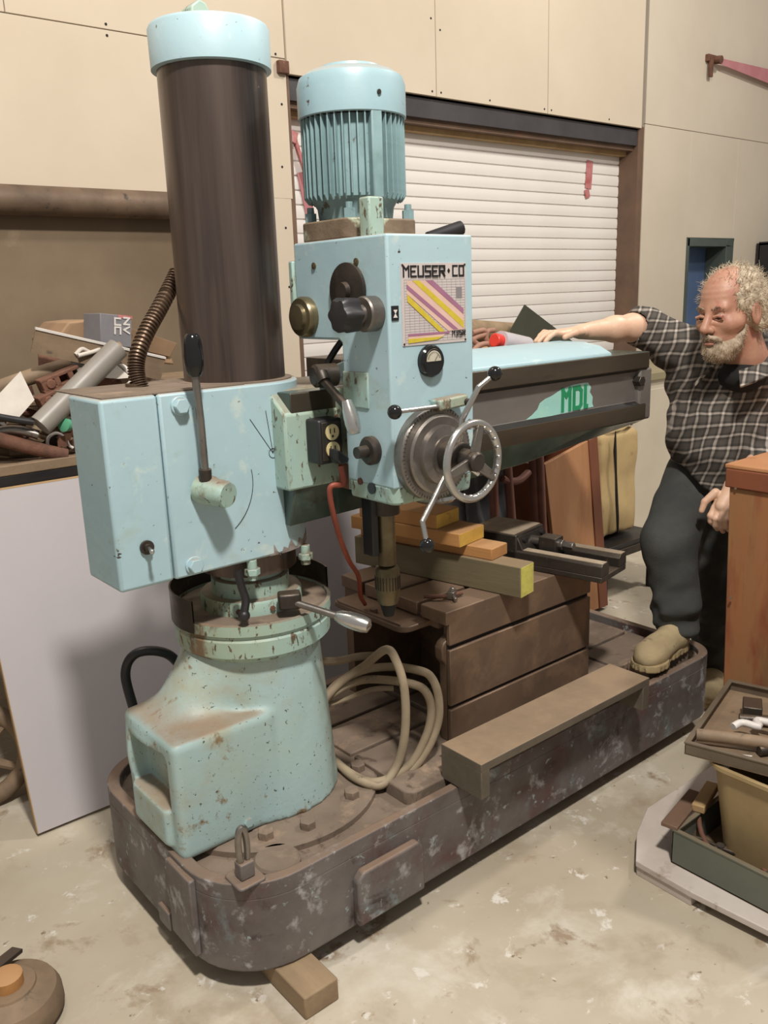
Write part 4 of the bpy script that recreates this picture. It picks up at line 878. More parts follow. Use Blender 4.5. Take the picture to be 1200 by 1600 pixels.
sheet('grey_card', [(1.019, 2.860, 1.415), (1.160, 2.840, 1.371), (1.102, 2.820, 1.313), (1.051, 2.840, 1.331)], .004, m_tube, 'crumpled grey paper sheet on the scrap below the pale edged board', 'paper')
rod('rope_bundle', [(1.043, 2.820, 1.392), (1.066, 2.820, 1.409), (1.091, 2.820, 1.401), (1.131, 2.820, 1.415), (1.108, 2.810, 1.400), (1.047, 2.810, 1.388)], .007, m_paper, 'pale tangled rag on top of the scrap beside the big grey tube', 'rag')
for (a, b, lb) in (((62, 605), (122, 580), 'upper'), ((58, 632), (118, 605), 'lower')):
    A = Vector(pt_ := {'upper': (0.923, 2.840, 1.297), 'lower': (0.905, 2.820, 1.245)}[lb]); B = Vector({'upper': (1.052, 2.840, 1.337), 'lower': (1.034, 2.820, 1.290)}[lb])
    u = (B-A).normalized(); sd = u.cross(Vector((0, 1, 0))).normalized(); R = Matrix((u, Vector((0, 1, 0)), sd)).transposed(); Cn = (A+B)/2; L = (B-A).length
    q = MB()
    for s_ in (-1, 1): q.obox(Cn+sd*.017*s_, (L, .05, .012), R)
    q.obox(Cn+Vector((0, .02, 0)), (L, .012, .036), R)
    for k_ in (-.42, -.1, .25): q.obox(Cn+u*L*k_, (.018, .05, .036), R)
    q.cyl(A+u*.03+Vector((0, -.03, 0)), A+u*.03+Vector((0, .02, 0)), .016, seg=10)
    solo(q, 'rusty_casting', m_rust, '%s of the two rusty red slotted castings in the scrap heap' % lb, 'casting', .003)
sheet('white_paper', [(0.736, 2.800, 1.249), (0.858, 2.800, 1.355), (0.876, 2.760, 1.267), (0.820, 2.750, 1.220), (0.787, 2.750, 1.228)], .002, m_paper, 'creased white paper sheet standing at the left end of the scrap heap', 'paper')
sheet('white_paper', [(1.123, 2.800, 1.323), (1.164, 2.800, 1.355), (1.206, 2.780, 1.306), (1.161, 2.780, 1.306), (1.111, 2.790, 1.314)], .003, m_paper, 'crumpled white paper scrap to the right of the big grey tube', 'paper')
rod('white_hose', [(1.168, 2.820, 1.356), (1.195, 2.800, 1.338), (1.210, 2.780, 1.301), (1.177, 2.770, 1.275), (1.158, 2.770, 1.264)], .009, m_white, 'white plastic hose loop beside the ribbed conduit', 'hose')
rod('white_hose', [(1.272, 2.800, 1.310), (1.306, 2.800, 1.296), (1.320, 2.800, 1.267), (1.343, 2.800, 1.262)], .008, m_white, 'white plastic hose end emerging right of the ribbed conduit', 'hose')
rod('rusty_nut_heap', [(1.099, 2.820, 1.292), (1.123, 2.820, 1.307), (1.146, 2.820, 1.284), (1.179, 2.820, 1.294)], .019, m_rust, 'lumpy rusty fitting half hidden behind the drill box', 'fitting', 3)
rod('grey_tube', [(0.875, 2.735, 1.189), (1.162, 2.760, 1.406)], .036, m_tube, 'big smooth grey plastic tube leaning on the scrap heap', 'tube', 2, seg=24)
rod('pry_bar', [(0.732, 2.760, 1.237), (0.801, 2.750, 1.216), (0.857, 2.740, 1.201)], .011, m_black, 'black handled bar lying below the white paper', 'bar', 4)
rod('steel_rod', [(0.861, 2.750, 1.204), (0.914, 2.750, 1.187), (0.959, 2.750, 1.180)], .0035, m_alu, 'thin bright screwdriver shaft in front of the grey tube', 'rod', 3)
solo(MB().lathe((0.962, 2.740, 1.180), (-1, -.6, .2), [(.020, 0), (.022, .02), (.010, .024), (.0, .024)], 16), 'green_cap', m_green, 'round green plastic cap beside the left edge of the drill box', 'cap')
gp = 'brown pipe ends on the left bench'
rod('curved_pipe', [(0.695, 2.800, 1.156), (0.773, 2.800, 1.178), (0.824, 2.780, 1.177), (0.874, 2.760, 1.157)], .015, m_steel, 'bright bent steel pipe with open end pointing right', 'pipe', 8, hollow=True)
rod('brown_pipe', [(0.693, 2.780, 1.178), (0.764, 2.780, 1.155), (0.849, 2.760, 1.120), (0.947, 2.745, 1.083)], .022, m_rust, 'thick rusty pipe with open end resting at the front of the bench', 'pipe', 6, hollow=True)
rod('brown_pipe', [(0.869, 2.860, 1.172), (0.930, 2.840, 1.152), (0.996, 2.820, 1.114)], .014, m_iron, 'slim tan pipe lying above the thick rusty pipe', 'pipe', 5)
rod('brown_pipe', [(0.736, 2.900, 1.120), (0.830, 2.900, 1.094), (0.897, 2.860, 1.076)], .018, m_iron, 'dull brown pipe lying lowest on the bench at the left edge', 'pipe', 4)
rod('black_pipe', [(0.918, 2.880, 1.096), (0.946, 2.790, 1.138)], .016, m_black, 'short black pipe stub with open end between the rusty pipes', 'pipe', 2, hollow=True)
rod('wire_loop', [(0.902, 2.780, 1.110), (0.910, 2.780, 1.142), (0.936, 2.780, 1.153), (0.959, 2.780, 1.137), (0.972, 2.780, 1.109), (0.983, 2.780, 1.099)], .005, m_white, 'white wire loop beside the open rusty pipe', 'wire')
random.seed(11)
hp_ = MB()
for i in range(170):
    x, y = random.uniform(.5, 1.75), random.uniform(2.80, 3.35); t = max(0, 1-abs(x-1.15)/.8)*(min(1, (y-2.74)/.18))
    z = BT+.02+random.random()*.20*t; R = Matrix.Rotation(random.uniform(0, 3), 3, 'Z') @ Matrix.Rotation(random.uniform(-.6, .6), 3, 'X')
    hp_.mi = random.choice((0, 0, 1, 2, 0, 3))
    if random.random() < .5: hp_.obox((x, y, z), (random.uniform(.05, .18), random.uniform(.02, .05), random.uniform(.01, .04)), R)
    else:
        d_ = R @ Vector((1, 0, 0)); hp_.cyl(Vector((x, y, z))-d_*.08, Vector((x, y, z))+d_*.08, random.uniform(.006, .02), seg=8)
o = solo(hp_, 'scrap_heap', [m_iron, m_rust, m_dsteel, m_tube], 'jumble of small iron and plastic scrap filling the left bench', 'scrap'); o['kind'] = 'stuff'

# ================================================================ BEHIND THE ARM
rk = thing('pipe_rack', 'red-brown tubular trestle with a board top behind the drill arm', 'rack', (2.9, 2.62, 0))
MB().box(2.05, 3.5, 2.34, 3.1, 1.19, 1.215).build('rack_top', m_iron, rk, .003)
for (p, q) in (((2.576, 2.380, 0.864), (2.631, 2.380, 0.503)), ((2.540, 2.400, 0.819), (2.554, 2.400, 0.515)), ((2.769, 2.400, 0.833), (2.811, 2.400, 0.461)), ((2.787, 2.380, 0.833), (2.830, 2.380, 0.461))):
    p = Vector(p); q = Vector(q); d_ = (q-p); q = p+d_*((p.z-.0)/(p.z-q.z)); p = p-d_*((1.19-p.z)/(p.z-q.z)*1.0) if False else Vector((p.x, p.y, 1.19))
    MB().tube([p, q], .019, 12).build('leg', m_hose if False else mat('red_brown_tube', (128, 84, 70), (104, 68, 58), 7, .6, .1) if 'rbt' not in globals() else rbt, rk)
    rbt = bpy.data.materials['red_brown_tube']
MB().tube(P3([(2.584, 2.380, 0.793), (2.634, 2.380, 0.774), (2.701, 2.390, 0.767), (2.769, 2.400, 0.788)], 6), .016, 10).build('brace', rbt, rk)
solo(MB().add(*(lambda g: (g[0], g[1]))((lambda N=18: ([(2.55+.3*i/N, 2.415+.235*(1-j/N)+.012*sin(i*1.1)+.010*sin(j*.9+i*.3), 1.0-1.0*j/N) for j in range(N+1) for i in range(N+1)]+[(2.55+.3*i/N, 2.420+.235*(1-j/N)+.012*sin(i*1.1)+.010*sin(j*.9+i*.3), 1.0-1.0*j/N) for j in range(N+1) for i in range(N+1)],
     [(j*(N+1)+i, j*(N+1)+i+1, (j+1)*(N+1)+i+1, (j+1)*(N+1)+i) for j in range(N) for i in range(N)]+[((N+1)**2+j*(N+1)+i, (N+1)**2+(j+1)*(N+1)+i, (N+1)**2+(j+1)*(N+1)+i+1, (N+1)**2+j*(N+1)+i+1) for j in range(N) for i in range(N)]))())), 'hanging_tarp', m_tarp, 'grey tarpaulin hanging in folds behind the tubular trestle legs', 'tarpaulin')
RT = 1.215
solo(MB().box(2.1, 3.4, 2.80, 3.05, RT, 1.30), 'long_crate', m_dsteel, 'dark long crate on the trestle behind the arm', 'crate', .004)
rod('roll_bundle', [(2.788, 2.900, 1.383), (3.383, 2.900, 1.324)], .050, m_wood_blk, 'fat dusty brown roll lying on the trestle behind the arm', 'roll', 2, seg=24)
rod('pink_hose', [(3.344, 2.880, 1.391), (3.383, 2.860, 1.371), (3.351, 2.840, 1.330), (3.278, 2.830, 1.309), (3.222, 2.830, 1.331), (3.289, 2.840, 1.363)], .011, m_hose, 'pinkish hose loop tied round the right end of the brown roll', 'hose')
rod('pink_hose', [(2.700, 2.660, 1.373), (2.767, 2.660, 1.380), (2.779, 2.660, 1.363), (2.708, 2.660, 1.346), (2.747, 2.660, 1.316), (2.827, 2.660, 1.297), (2.787, 2.660, 1.341), (2.795, 2.660, 1.373), (2.835, 2.660, 1.377)], .011, m_hose, 'pinkish hose knotted beside the head above the arm', 'hose')
rod('pink_hose', [(2.576, 2.550, 1.291), (2.626, 2.550, 1.326), (2.687, 2.550, 1.328), (2.694, 2.550, 1.295), (2.656, 2.550, 1.272), (2.576, 2.550, 1.272)], .011, m_hose, 'low pinkish hose loop nearest the chart side of the head', 'hose')
rod('pink_hose', [(3.183, 2.820, 1.297), (3.231, 2.830, 1.318), (3.308, 2.840, 1.304), (3.346, 2.840, 1.317)], .009, m_hose, 'short pinkish hose under the right end of the roll', 'hose')
solo(MB().ell((2.764, 2.620, 1.272), (.07, .05, .045)), 'wooden_ball', m_wood_or, 'round light wooden piece behind the low hose loop', 'wood piece')
sheet('olive_plate', [(3.196, 2.800, 1.475), (3.564, 2.800, 1.280), (3.510, 2.800, 1.227), (3.107, 2.800, 1.254), (3.098, 2.800, 1.365)], .004, m_gun, 'dark olive triangular sheet metal plate standing behind the arm', 'plate')
cr = thing('clear_jar', 'cloudy plastic reel with bright red ends standing beside the man\'s hand', 'reel', (2.209, 2.020, 1.322))
a0 = Vector((2.162, 2.020, 1.384)); a1 = Vector((2.333, 2.020, 1.348)); dd = (a1-a0).normalized()
MB().cyl(a0+dd*.02, a1-dd*.02, .036, seg=28).build('jar_body', m_clear, cr)
MB().cyl(a0-dd*.01, a0+dd*.035, .024, seg=20).build('red_cap', m_red, cr, .004); MB().cyl(a1-dd*.035+Vector((0, 0, -.01)), a1+dd*.01+Vector((0, 0, -.01)), .026, seg=20).build('red_cap', m_red, cr, .004)
MB().prism([(a0.x, RT), (a1.x, RT), (a1.x, a1.z-.035), (a0.x, a0.z-.035)], 'y', 1.99, 2.05).build('jar_stand', m_dsteel, cr, .003)
solo(MB().box(cr.location.x-.35, cr.location.x+.55, 1.975, 2.335, 1.17, RT), 'shelf_plank', m_wood_pl, 'narrow plank bridging from the trestle to the back of the arm', 'plank', .003)

# ================================================================ RIGHT: BOARDS, WRAPPED BUNDLE, CABINETS
bd = thing('board_crate', 'tall brown varnished board crate leaning behind the far end of the table', 'crate', (3.1, 2.45, 0))
A = [Vector(p) for p in ((2.906, 2.420, 0.810), (3.285, 2.420, 0.885), (3.434, 2.420, -0.016), (3.069, 2.420, -0.025))]
B = [p+Vector((.02, .30, 0)) for p in A]
def slabq(nm, q, th, m, par):
    q = [Vector(v) for v in q]; n_ = (q[1]-q[0]).cross(q[2]-q[0]).normalized()*th
    return MB().add(q+[v+n_ for v in q], [(0, 1, 2, 3), (7, 6, 5, 4), (0, 4, 5, 1), (1, 5, 6, 2), (2, 6, 7, 3), (3, 7, 4, 0)]).build(nm, m, par, .002)
zt, zb_ = .88, .02
slabq('front_board', [(2.90, 2.42, .80), (3.20, 2.42, .865), (3.32, 2.42, .02), (3.04, 2.42, .02)], .02, m_wood_br, bd)
slabq('corner_post', [(3.20, 2.415, .868), (3.262, 2.415, .88), (3.385, 2.415, .02), (3.32, 2.415, .02)], .035, m_wood_br2, bd)
slabq('side_board', [(2.90, 2.44, .80), (2.90, 2.72, .80), (3.04, 2.72, .02), (3.04, 2.44, .02)], .02, m_wood_br2, bd)
slabq('back_board', [(2.90, 2.72, .80), (3.26, 2.72, .88), (3.385, 2.72, .02), (3.04, 2.72, .02)], .02, m_wood_br, bd)
slabq('right_board', [(3.25, 2.44, .88), (3.25, 2.72, .88), (3.375, 2.72, .02), (3.375, 2.44, .02)], .02, m_wood_br2, bd)
solo(MB().obox(Vector((2.80, 2.62, .50)), (.16, .03, 1.0), Matrix.Rotation(-.12, 3, 'Y')), 'dark_plank', m_wood_br2, 'dark red-brown plank standing left of the varnished board crate', 'plank', .003)
# kraft wrapped bundle: soft box
def f_kb(P):
    c = np.array((3.60, 2.62, .58)); q = P-c
    d = d_box(P, c, (.155, .10, .27), .03); return d+wob(P, 14, .010, 1.)+.006*np.abs(np.sin(P[..., 0]*34+P[..., 2]*3))
v, f = surfnet(f_kb, (3.36, 2.42, .26), (3.84, 2.82, .92), .011)
kb = thing('wrapped_bundle', 'tall bundle wrapped in split kraft paper standing on a black trestle', 'bundle', (3.6, 2.62, .30))
sdf_obj('kraft_wrap', [m_kraft], [(v, f, 0)], kb)
MB().tube([(3.52, 2.50, .86), (3.525, 2.503, .76), (3.535, 2.50, .64), (3.55, 2.502, .52), (3.56, 2.50, .42), (3.565, 2.50, .34)], .005, 6, rf=lambda t: .003+.006*abs(sin(t*9))).build('paper_split', m_groove, kb)
MB().tube(P3([(3.47, 2.56, .86), (3.53, 2.52, .885), (3.60, 2.53, .875), (3.66, 2.52, .89), (3.72, 2.55, .87)], 6), .010, 8).build('torn_top', m_rust, kb)
st = thing('black_trestle', 'low black metal stand beneath the kraft wrapped bundle', 'stand', (3.62, 2.62, 0))
MB().box(3.40, 3.85, 2.44, 2.80, .275, .30).build('stand_top', m_black, st, .003)
MB().box(3.38, 3.88, 2.43, 2.46, .235, .275).build('stand_rail', m_dsteel, st, .003)
for x in (3.42, 3.82):
    for y in (2.47, 2.77): MB().box(x-.015, x+.015, y-.015, y+.015, 0, .275).build('leg', m_black, st, .002)
wc_ = MB()
random.seed(5)
for k_ in range(7):
    pts = []; cx_, cy_, r_ = 3.80+random.uniform(-.03, .03), 2.80+random.uniform(-.03, .05), .20+random.uniform(-.03, .04)
    for j in range(25):
        a = 2*pi*j/24; pts.append((cx_+r_*cos(a), cy_+.12*sin(a)+.02*k_, .80-.02*k_+.06*sin(a+k_)+.05*cos(a*2)))
    wc_.tube(pts, .006, 7, True if False else False)
wr2 = solo(wc_, 'wire_coil', m_white, 'tangled coil of pale cable piled behind the kraft bundle', 'cable')
solo(MB().cyl((3.78, 2.86, 0), (3.78, 2.86, .76), .17, seg=28), 'steel_drum', m_tube, 'grey drum standing behind the kraft bundle under the pale cable coil', 'drum', .004)
cc_ = thing('cream_cabinet', 'cream cabinet with olive wooden top standing behind the man\'s shoulder', 'cabinet', (4.9, 3.2, 0))
MB().box(4.35, 6.1, 3.02, 3.5, 0, .985).build('cabinet_body', m_cab, cc_, .003)
MB().box(4.32, 6.13, 3.0, 3.52, .985, 1.03).build('cabinet_top', m_olive, cc_, .003)
MB().box(4.40, 4.86, 3.012, 3.02, .06, .93).build('cabinet_door', m_cab, cc_, .003); MB().box(4.89, 5.35, 3.012, 3.02, .06, .93).build('cabinet_door', m_cab, cc_, .003)
ds = thing('dark_shelf', 'dark shelf unit at the right edge behind the man\'s head', 'shelf', (7.9, 3.8, 0))
MB().box(7.56, 8.5, 3.94, 3.97, 0, 1.86).build('back', m_black, ds)
for z in (.3, .8, 1.3, 1.84): MB().box(7.56, 8.5, 3.6, 3.95, z, z+.03).build('shelf_board', m_black, ds, .002)
for x in (7.56, 8.47): MB().box(x, x+.03, 3.6, 3.95, 0, 1.86).build('side', m_black, ds, .002)
solo(MB().box(7.62, 7.95, 3.64, 3.9, 1.33, 1.42), 'white_box', m_white, 'small white box on the dark shelf at the right edge', 'box', .004)
# big wooden chest in front of the man
K0 = Vector((2.411, 1.300, 0.994)); kx, kz = K0.x, K0.z
cst = thing('wooden_chest', 'tall red-stained plywood chest at the right edge in front of the man', 'chest', (kx+.3, 1.0, 0))
MB().prism([(kx+.06, 0), (kx+.58, 0), (kx+.56, kz-.045), (kx, kz-.045)], 'y', .80, 1.30).build('chest_body', m_wood_red, cst, .004)
MB().box(kx-.010, kx+.57, .79, 1.31, kz-.045, kz+.012).build('chest_lid_edge', m_wood_br2, cst, .004)
MB().box(kx-.008, kx+.58, .785, 1.315, kz+.012, kz+.026).build('chest_lid', m_wood_br, cst, .004)
for z in (.95, .6): MB().cyl((kx+.035-.04*z, 1.275, z), (kx+.028-.04*z, 1.275, z), .004, seg=8).build('nail', m_alu, cst)
# trays, bucket and scrap at the lower right
wb_ = thing('scuffed_board', 'white scuffed board lying on the floor under the stacked trays', 'board', (2.0, 1.0, 0))
MB().prism([(1.885, 1.225), (1.778, 1.155), (1.775, .985), (1.80, .60), (2.4, .60), (2.4, 1.27), (2.01, 1.275)], 'z', .028, .046).build('board', m_wboard, wb_, .002)
MB().prism([(1.783, 1.155), (1.78, .99), (1.9, .99), (2.3, 1.05), (2.35, 1.26), (2.01, 1.27), (1.885, 1.22)], 'z', 0, .028).build('runner', m_wboard, wb_, .002)
def tray(name, x0, x1, y0, y1, z0, z1, th, m, label, lipw=.012):
    t = thing(name, label, 'tray', ((x0+x1)/2, (y0+y1)/2, z0))
    MB().box(x0, x1, y0, y1, z0, z0+th).build('tray_floor', m_iron, t)
    for (a, b, c, d_) in ((x0, x0+th, y0, y1), (x1-th, x1, y0, y1), (x0, x1, y0, y0+th), (x0, x1, y1-th, y1)): MB().box(a, b, c, d_, z0, z1).build('tray_side', m, t, .001)
    MB().ring([(x0-.002, y0-.002), (x1+.002, y0-.002), (x1+.002, y1+.002), (x0-.002, y1+.002)], [(x0+lipw, y0+lipw), (x1-lipw, y0+lipw), (x1-lipw, y1-lipw), (x0+lipw, y1-lipw)], z1-.002, z1+.003).build('tray_lip', m, t, .001)
    return t
tray('steel_tray', 1.84, 2.20, .62, 1.088, .047, .145, .004, m_traygreen, 'deep grey-green steel tray on the scuffed board holding tools')
solo(MB().obox((1.935, 1.115, .152), (.20, .045, .012), Matrix.Rotation(.18, 3, 'Z')), 'angle_scrap', m_jamb, 'brown iron strip laid over the far left corner of the steel tray', 'iron strip', .002)
solo(MB().obox((2.02, 1.10, .160), (.14, .035, .022), Matrix.Rotation(.25, 3, 'Z')), 'wood_offcut', m_wood_pl, 'pale softwood offcut balanced on the corner of the steel tray', 'wood offcut', .003)
bk = thing('tan_bucket', 'dusty tan plastic tub standing in the lower tray', 'tub', (2.06, .90, .052))
bo = rrect(1.90, 2.30, .70, 1.045, .06, 6); cxb, cyb = 2.10, .87
def sc_(L, k_, z): return [(cxb+(x-cxb)*k_, cyb+(y-cyb)*k_, z) for x, y in L]
m_ = MB(); n = len(bo)
rings = [sc_(bo, .80, .052), sc_(bo, .97, .325), sc_(bo, 1.03, .335), sc_(bo, 1.03, .345), sc_(bo, .95, .343), sc_(bo, .78, .060)]
m_.add([p for r_ in rings for p in r_], [(i*n+j, i*n+(j+1) % n, (i+1)*n+(j+1) % n, (i+1)*n+j) for i in range(5) for j in range(n)]+[tuple(range(n)), tuple(range(5*n, 6*n))])
m_.build('tub_shell', m_bucket, bk)
MB().tube(P3([(1.93, 1.01, .33), (1.95, .99, .352), (1.99, .965, .345)], 5), .012, 8).build('rag', m_white, bk)
upt = tray('upper_tray', 1.88, 2.32, .62, 1.09, .352, .385, .004, m_traybr, 'shallow brown steel tray on top of the tan tub')
UPL0 = Matrix.Translation((1.88, 1.09, 0)) @ Matrix.Rotation(radians(15), 4, 'Z') @ Matrix.Translation((-1.88, -1.09, 0))
upt.location = UPL0 @ upt.location; upt.rotation_euler.z = radians(15)
tr_items = []
rod('steel_pipe', [(1.945, 1.095, .382), (2.02, .96, .386), (2.08, .80, .386)], .0165, m_iron, 'dusty tan pipe lying along the front of the upper tray', 'pipe', 3)
rod('white_pull_handle', [(2.03, 1.04, .395), (2.06, 1.03, .40), (2.07, .99, .40), (2.10, 1.01, .40), (2.12, .96, .40), (2.14, .98, .405)], .010, m_white, 'crumpled white plastic piece in the middle of the upper tray', 'plastic piece', 4)
solo(MB().obox((2.17, 1.06, .385), (.07, .05, .05), Matrix.Rotation(.5, 3, 'Z')), 'grey_block', m_dsteel, 'small dark steel block at the back of the upper tray', 'block', .003)
rod('dark_bar', [(2.12, 1.07, .375), (2.20, .95, .378), (2.25, .80, .378)], .014, m_dsteel, 'dark bar lying behind the white plastic in the upper tray', 'bar', 3)
rod('dark_bar', [(2.00, .95, .372), (2.10, .88, .372), (2.2, .70, .372)], .012, m_dsteel, 'dark bar in front of the white plastic in the upper tray', 'bar', 3)
def pliers(name, c, a, m, label):
    t = thing(name, label, 'tool', c, None, a)
    for s_ in (-1, 1):
        MB().tube(P3([(-.12, s_*.030, .004), (-.05, s_*.024, .006), (0, 0, .008), (.04, -s_*.008, .006), (.07, -s_*.002, .004)], 5), .006, 8).build('tool_half', m, t, world=False)
    MB().cyl((0, 0, 0), (0, 0, .018), .011, seg=12).build('pivot', m_steel, t, world=False)
pliers('rusty_pliers', (1.93, 1.00, .085), -1.1, m_dsteel, 'dark pliers lying across the near end of the steel tray')
pliers('rusty_pliers', (1.92, .86, .080), -1.7, m_rust, 'rusty pliers lying beside the tub in the steel tray')
solo(MB().lathe((1.885, .83, .058), (.3, 0, 1), [(.02, 0), (.024, .004), (.024, .012), (.012, .014), (0, .014)], 20), 'round_knob', m_white, 'small pale round knob at the front of the steel tray', 'knob')
rod('bent_rod', [(1.98, 1.10, .16), (1.94, 1.06, .10), (1.90, .98, .075)], .007, m_rust, 'bent rusty rod leaning out of the steel tray corner', 'rod', 4)
solo(MB().obox((1.90, 1.06, .068), (.06, .05, .03), Matrix.Rotation(.3, 3, 'Z')), 'wood_offcut', m_wood_pl, 'pale wood offcut inside the near corner of the steel tray', 'wood offcut', .003)
rod('rusty_scrap', [(1.87, .93, .058), (1.90, .90, .066), (1.93, .93, .062)], .014, m_dsteel, 'small dark scrap piece between the two pliers', 'scrap', 3)

# ================================================================ THE MAN
man = thing('person', 'grey-haired bearded man in plaid shirt, one boot up on the drill base', 'person', (2.9, 1.6, 0))
HCn = Vector((2.661, 1.470, 1.451))
Fx = Vector((-.97, .17, -.12)).normalized(); Ly = Vector((0, 0, 1)).cross(Fx).normalized(); Uz = Fx.cross(Ly)
Ly = (Ly+Uz*.04).normalized(); Uz = Fx.cross(Ly).normalized()
HS = 1.09
def HW(p): return HCn+(Fx*p[0]+Ly*p[1]+Uz*p[2])*HS
RH = np.array(Matrix((Fx, Ly, Uz)).transposed())
def tolocal(P): return ((P-np.array(HCn)) @ RH)/HS
def f_head(P):
    q = tolocal(P); ay = q.copy(); ay[..., 1] = np.abs(q[..., 1])
    d = d_ell(q, (-.012, 0, .045), (.098, .077, .088))
    d = smin(d, d_ell(q, (.030, 0, -.028), (.062, .058, .088)), .03)
    d = smin(d, d_cap(q, (.062, 0, -.10), (.066, 0, -.104), .028, .026), .02)
    d = smin(d, d_cap(ay, (.078, .0, .022), (.070, .040, .024), .013, .012), .012)
    d = smin(d, d_cap(ay, (.060, .046, -.022), (.040, .058, -.02), .022, .02), .02)
    d = smax(d, -d_ell(ay, (.098, .031, .001), (.022, .019, .014)), .010)
    d = smin(d, d_cap(ay, (.070, .031, .0), (.071, .033, .0), .0155, .0155), .004)
    d = smin(d, d_cap(ay, (.086, .018, -.016), (.072, .040, -.018), .006, .006), .008)
    d = smin(d, d_cap(q, (.088, 0, .014), (.112, 0, -.030), .0085, .0135), .010)
    d = smin(d, d_cap(ay, (.100, .012, -.033), (.099, .013, -.035), .0095, .009), .006)
    d = smin(d, d_cap(ay, (.094, 0, -.060), (.080, .022, -.063), .0075, .005), .008)
    d = smin(d, d_cap(ay, (.092, 0, -.074), (.080, .018, -.073), .008, .005), .008)
    d = smax(d, -d_cap(ay, (.102, 0, -.0665), (.084, .023, -.068), .0022, .002), .003)
    e = d_ell(ay, (-.008, .084, -.004), (.020, .009, .034)); e = smax(e, -d_ell(ay, (-.002, .094, 0), (.010, .007, .020)), .004)
    d = smin(d, e, .006)
    d = smin(d, d_cap(q, (-.03, 0, -.06), (-.085, .0, -.20), .058, .062), .03)
    d = d+.00035*np.sin(q[..., 2]*420)*np.clip((q[..., 2]-.035)/.02, 0, 1)*np.clip((q[..., 0]-.05)/.02, 0, 1)
    return d*HS
hb = HCn
v1, f1 = surfnet(f_head, (hb.x-.17, hb.y-.16, hb.z-.27), (hb.x+.22, hb.y+.16, hb.z+.17), .0034)
# right arm lying along the arm top, hand with five fingers
SHR = Vector((2.74, 1.74, 1.345)); ELR = Vector((2.616, 1.800, 1.337)); WRR = Vector((2.403, 1.860, 1.339)); 
ELR.z = max(ELR.z, 1.405); WRR.z = 1.402
hd_ = (WRR-ELR).normalized(); KN = WRR+hd_*.085+Vector((0, .01, -.002)); side = hd_.cross(Vector((0, 0, 1))).normalized()
fing = []
for i, (o_, L_) in enumerate(((-.030, .070), (-.010, .080), (.011, .076), (.030, .060))):
    b0 = KN+side*o_; b1 = b0+hd_*L_*.45+side*o_*.15+Vector((0, 0, .006)); b2 = b1+hd_*L_*.32+Vector((0, 0, -.012)); b3 = b2+hd_*L_*.22+Vector((0, 0, -.014))
    fing.append((b0-hd_*.02, b0, b1, b2, b3))
th0 = WRR+hd_*.02+side*-.026; th = (th0, th0+hd_*.035+side*-.022, th0+hd_*.062+side*-.030+Vector((0, 0, -.004)), th0+hd_*.082+side*-.030+Vector((0, 0, -.010)))
def f_arm(P):
    d = d_cap(P, ELR+Vector((.12, -.02, -.02)), ELR, .050, .046)
    d = smin(d, d_cap(P, ELR, ELR.lerp(WRR, .35), .046, .042), .02)
    d = smin(d, d_cap(P, ELR.lerp(WRR, .35), WRR, .042, .025), .02)
    for o_ in (-.026, -.008, .010, .027):
        d = smin(d, d_cap(P, WRR+side*o_*.6, KN+side*o_, .0165, .0125), .010)
    for i, q in enumerate(fing):
        for k_, (a, b) in enumerate(zip(q[:-1], q[1:])):
            r0 = (.0105, .0100, .0092, .0084, .0075); d = smin(d, d_cap(P, a, b, r0[k_], r0[k_+1]), .0035)
    for k_, (a, b) in enumerate(zip(th[:-1], th[1:])): d = smin(d, d_cap(P, a, b, (.0155, .0125, .0105)[k_], (.0125, .0105, .0090)[k_]), .006)
    return d
lo_ = np.minimum.reduce([np.array(p) for q in fing for p in q]+[np.array(th[-1])]); hi_ = np.array(ELR+Vector((.20, .07, .07)))
v2, f2 = surfnet(f_arm, (lo_[0]-.03, min(lo_[1], WRR.y-.07, ELR.y-.08)-.02, min(lo_[2]-.03, ELR.z-.09)), (hi_[0], max(hi_[1], WRR.y+.08), ELR.z+.07), .0036)
# left hand gripping the chest edge / thigh
LH = Vector((2.623, 1.420, 0.865)); 
def f_lh(P):
    d = d_cap(P, LH+Vector((.13, -.05, .13)), LH+Vector((.02, -.01, .03)), .036, .027)
    d = smin(d, d_cap(P, LH+Vector((.02, -.01, .03)), LH+Vector((-.025, .0, -.03)), .030, .024), .015)
    for i, o_ in enumerate((-.033, -.011, .011, .031)):
        L_ = (.062, .070, .066, .052)[i]
        a = LH+Vector((-.03, o_*.8, -.04)); b = a+Vector((-.018, o_*.1, -L_*.45)); c = b+Vector((.004, 0, -L_*.38)); e = c+Vector((.014, 0, -L_*.22))
        for (p, q, r0, r1) in ((LH+Vector((0, o_*.6, 0)), a, .014, .0115), (a, b, .0115, .0102), (b, c, .0102, .0092), (c, e, .0092, .008)): d = smin(d, d_cap(P, p, q, r0, r1), .004)
    a = LH+Vector((-.02, .03, .01)); b = a+Vector((-.025, .022, -.03)); c = b+Vector((-.01, .004, -.03))
    d = smin(d, d_cap(P, a, b, .015, .0115), .006); d = smin(d, d_cap(P, b, c, .0115, .0095), .004)
    return d
v3, f3 = surfnet(f_lh, (LH.x-.10, LH.y-.13, LH.z-.16), (LH.x+.20, LH.y+.10, LH.z+.20), .0038)
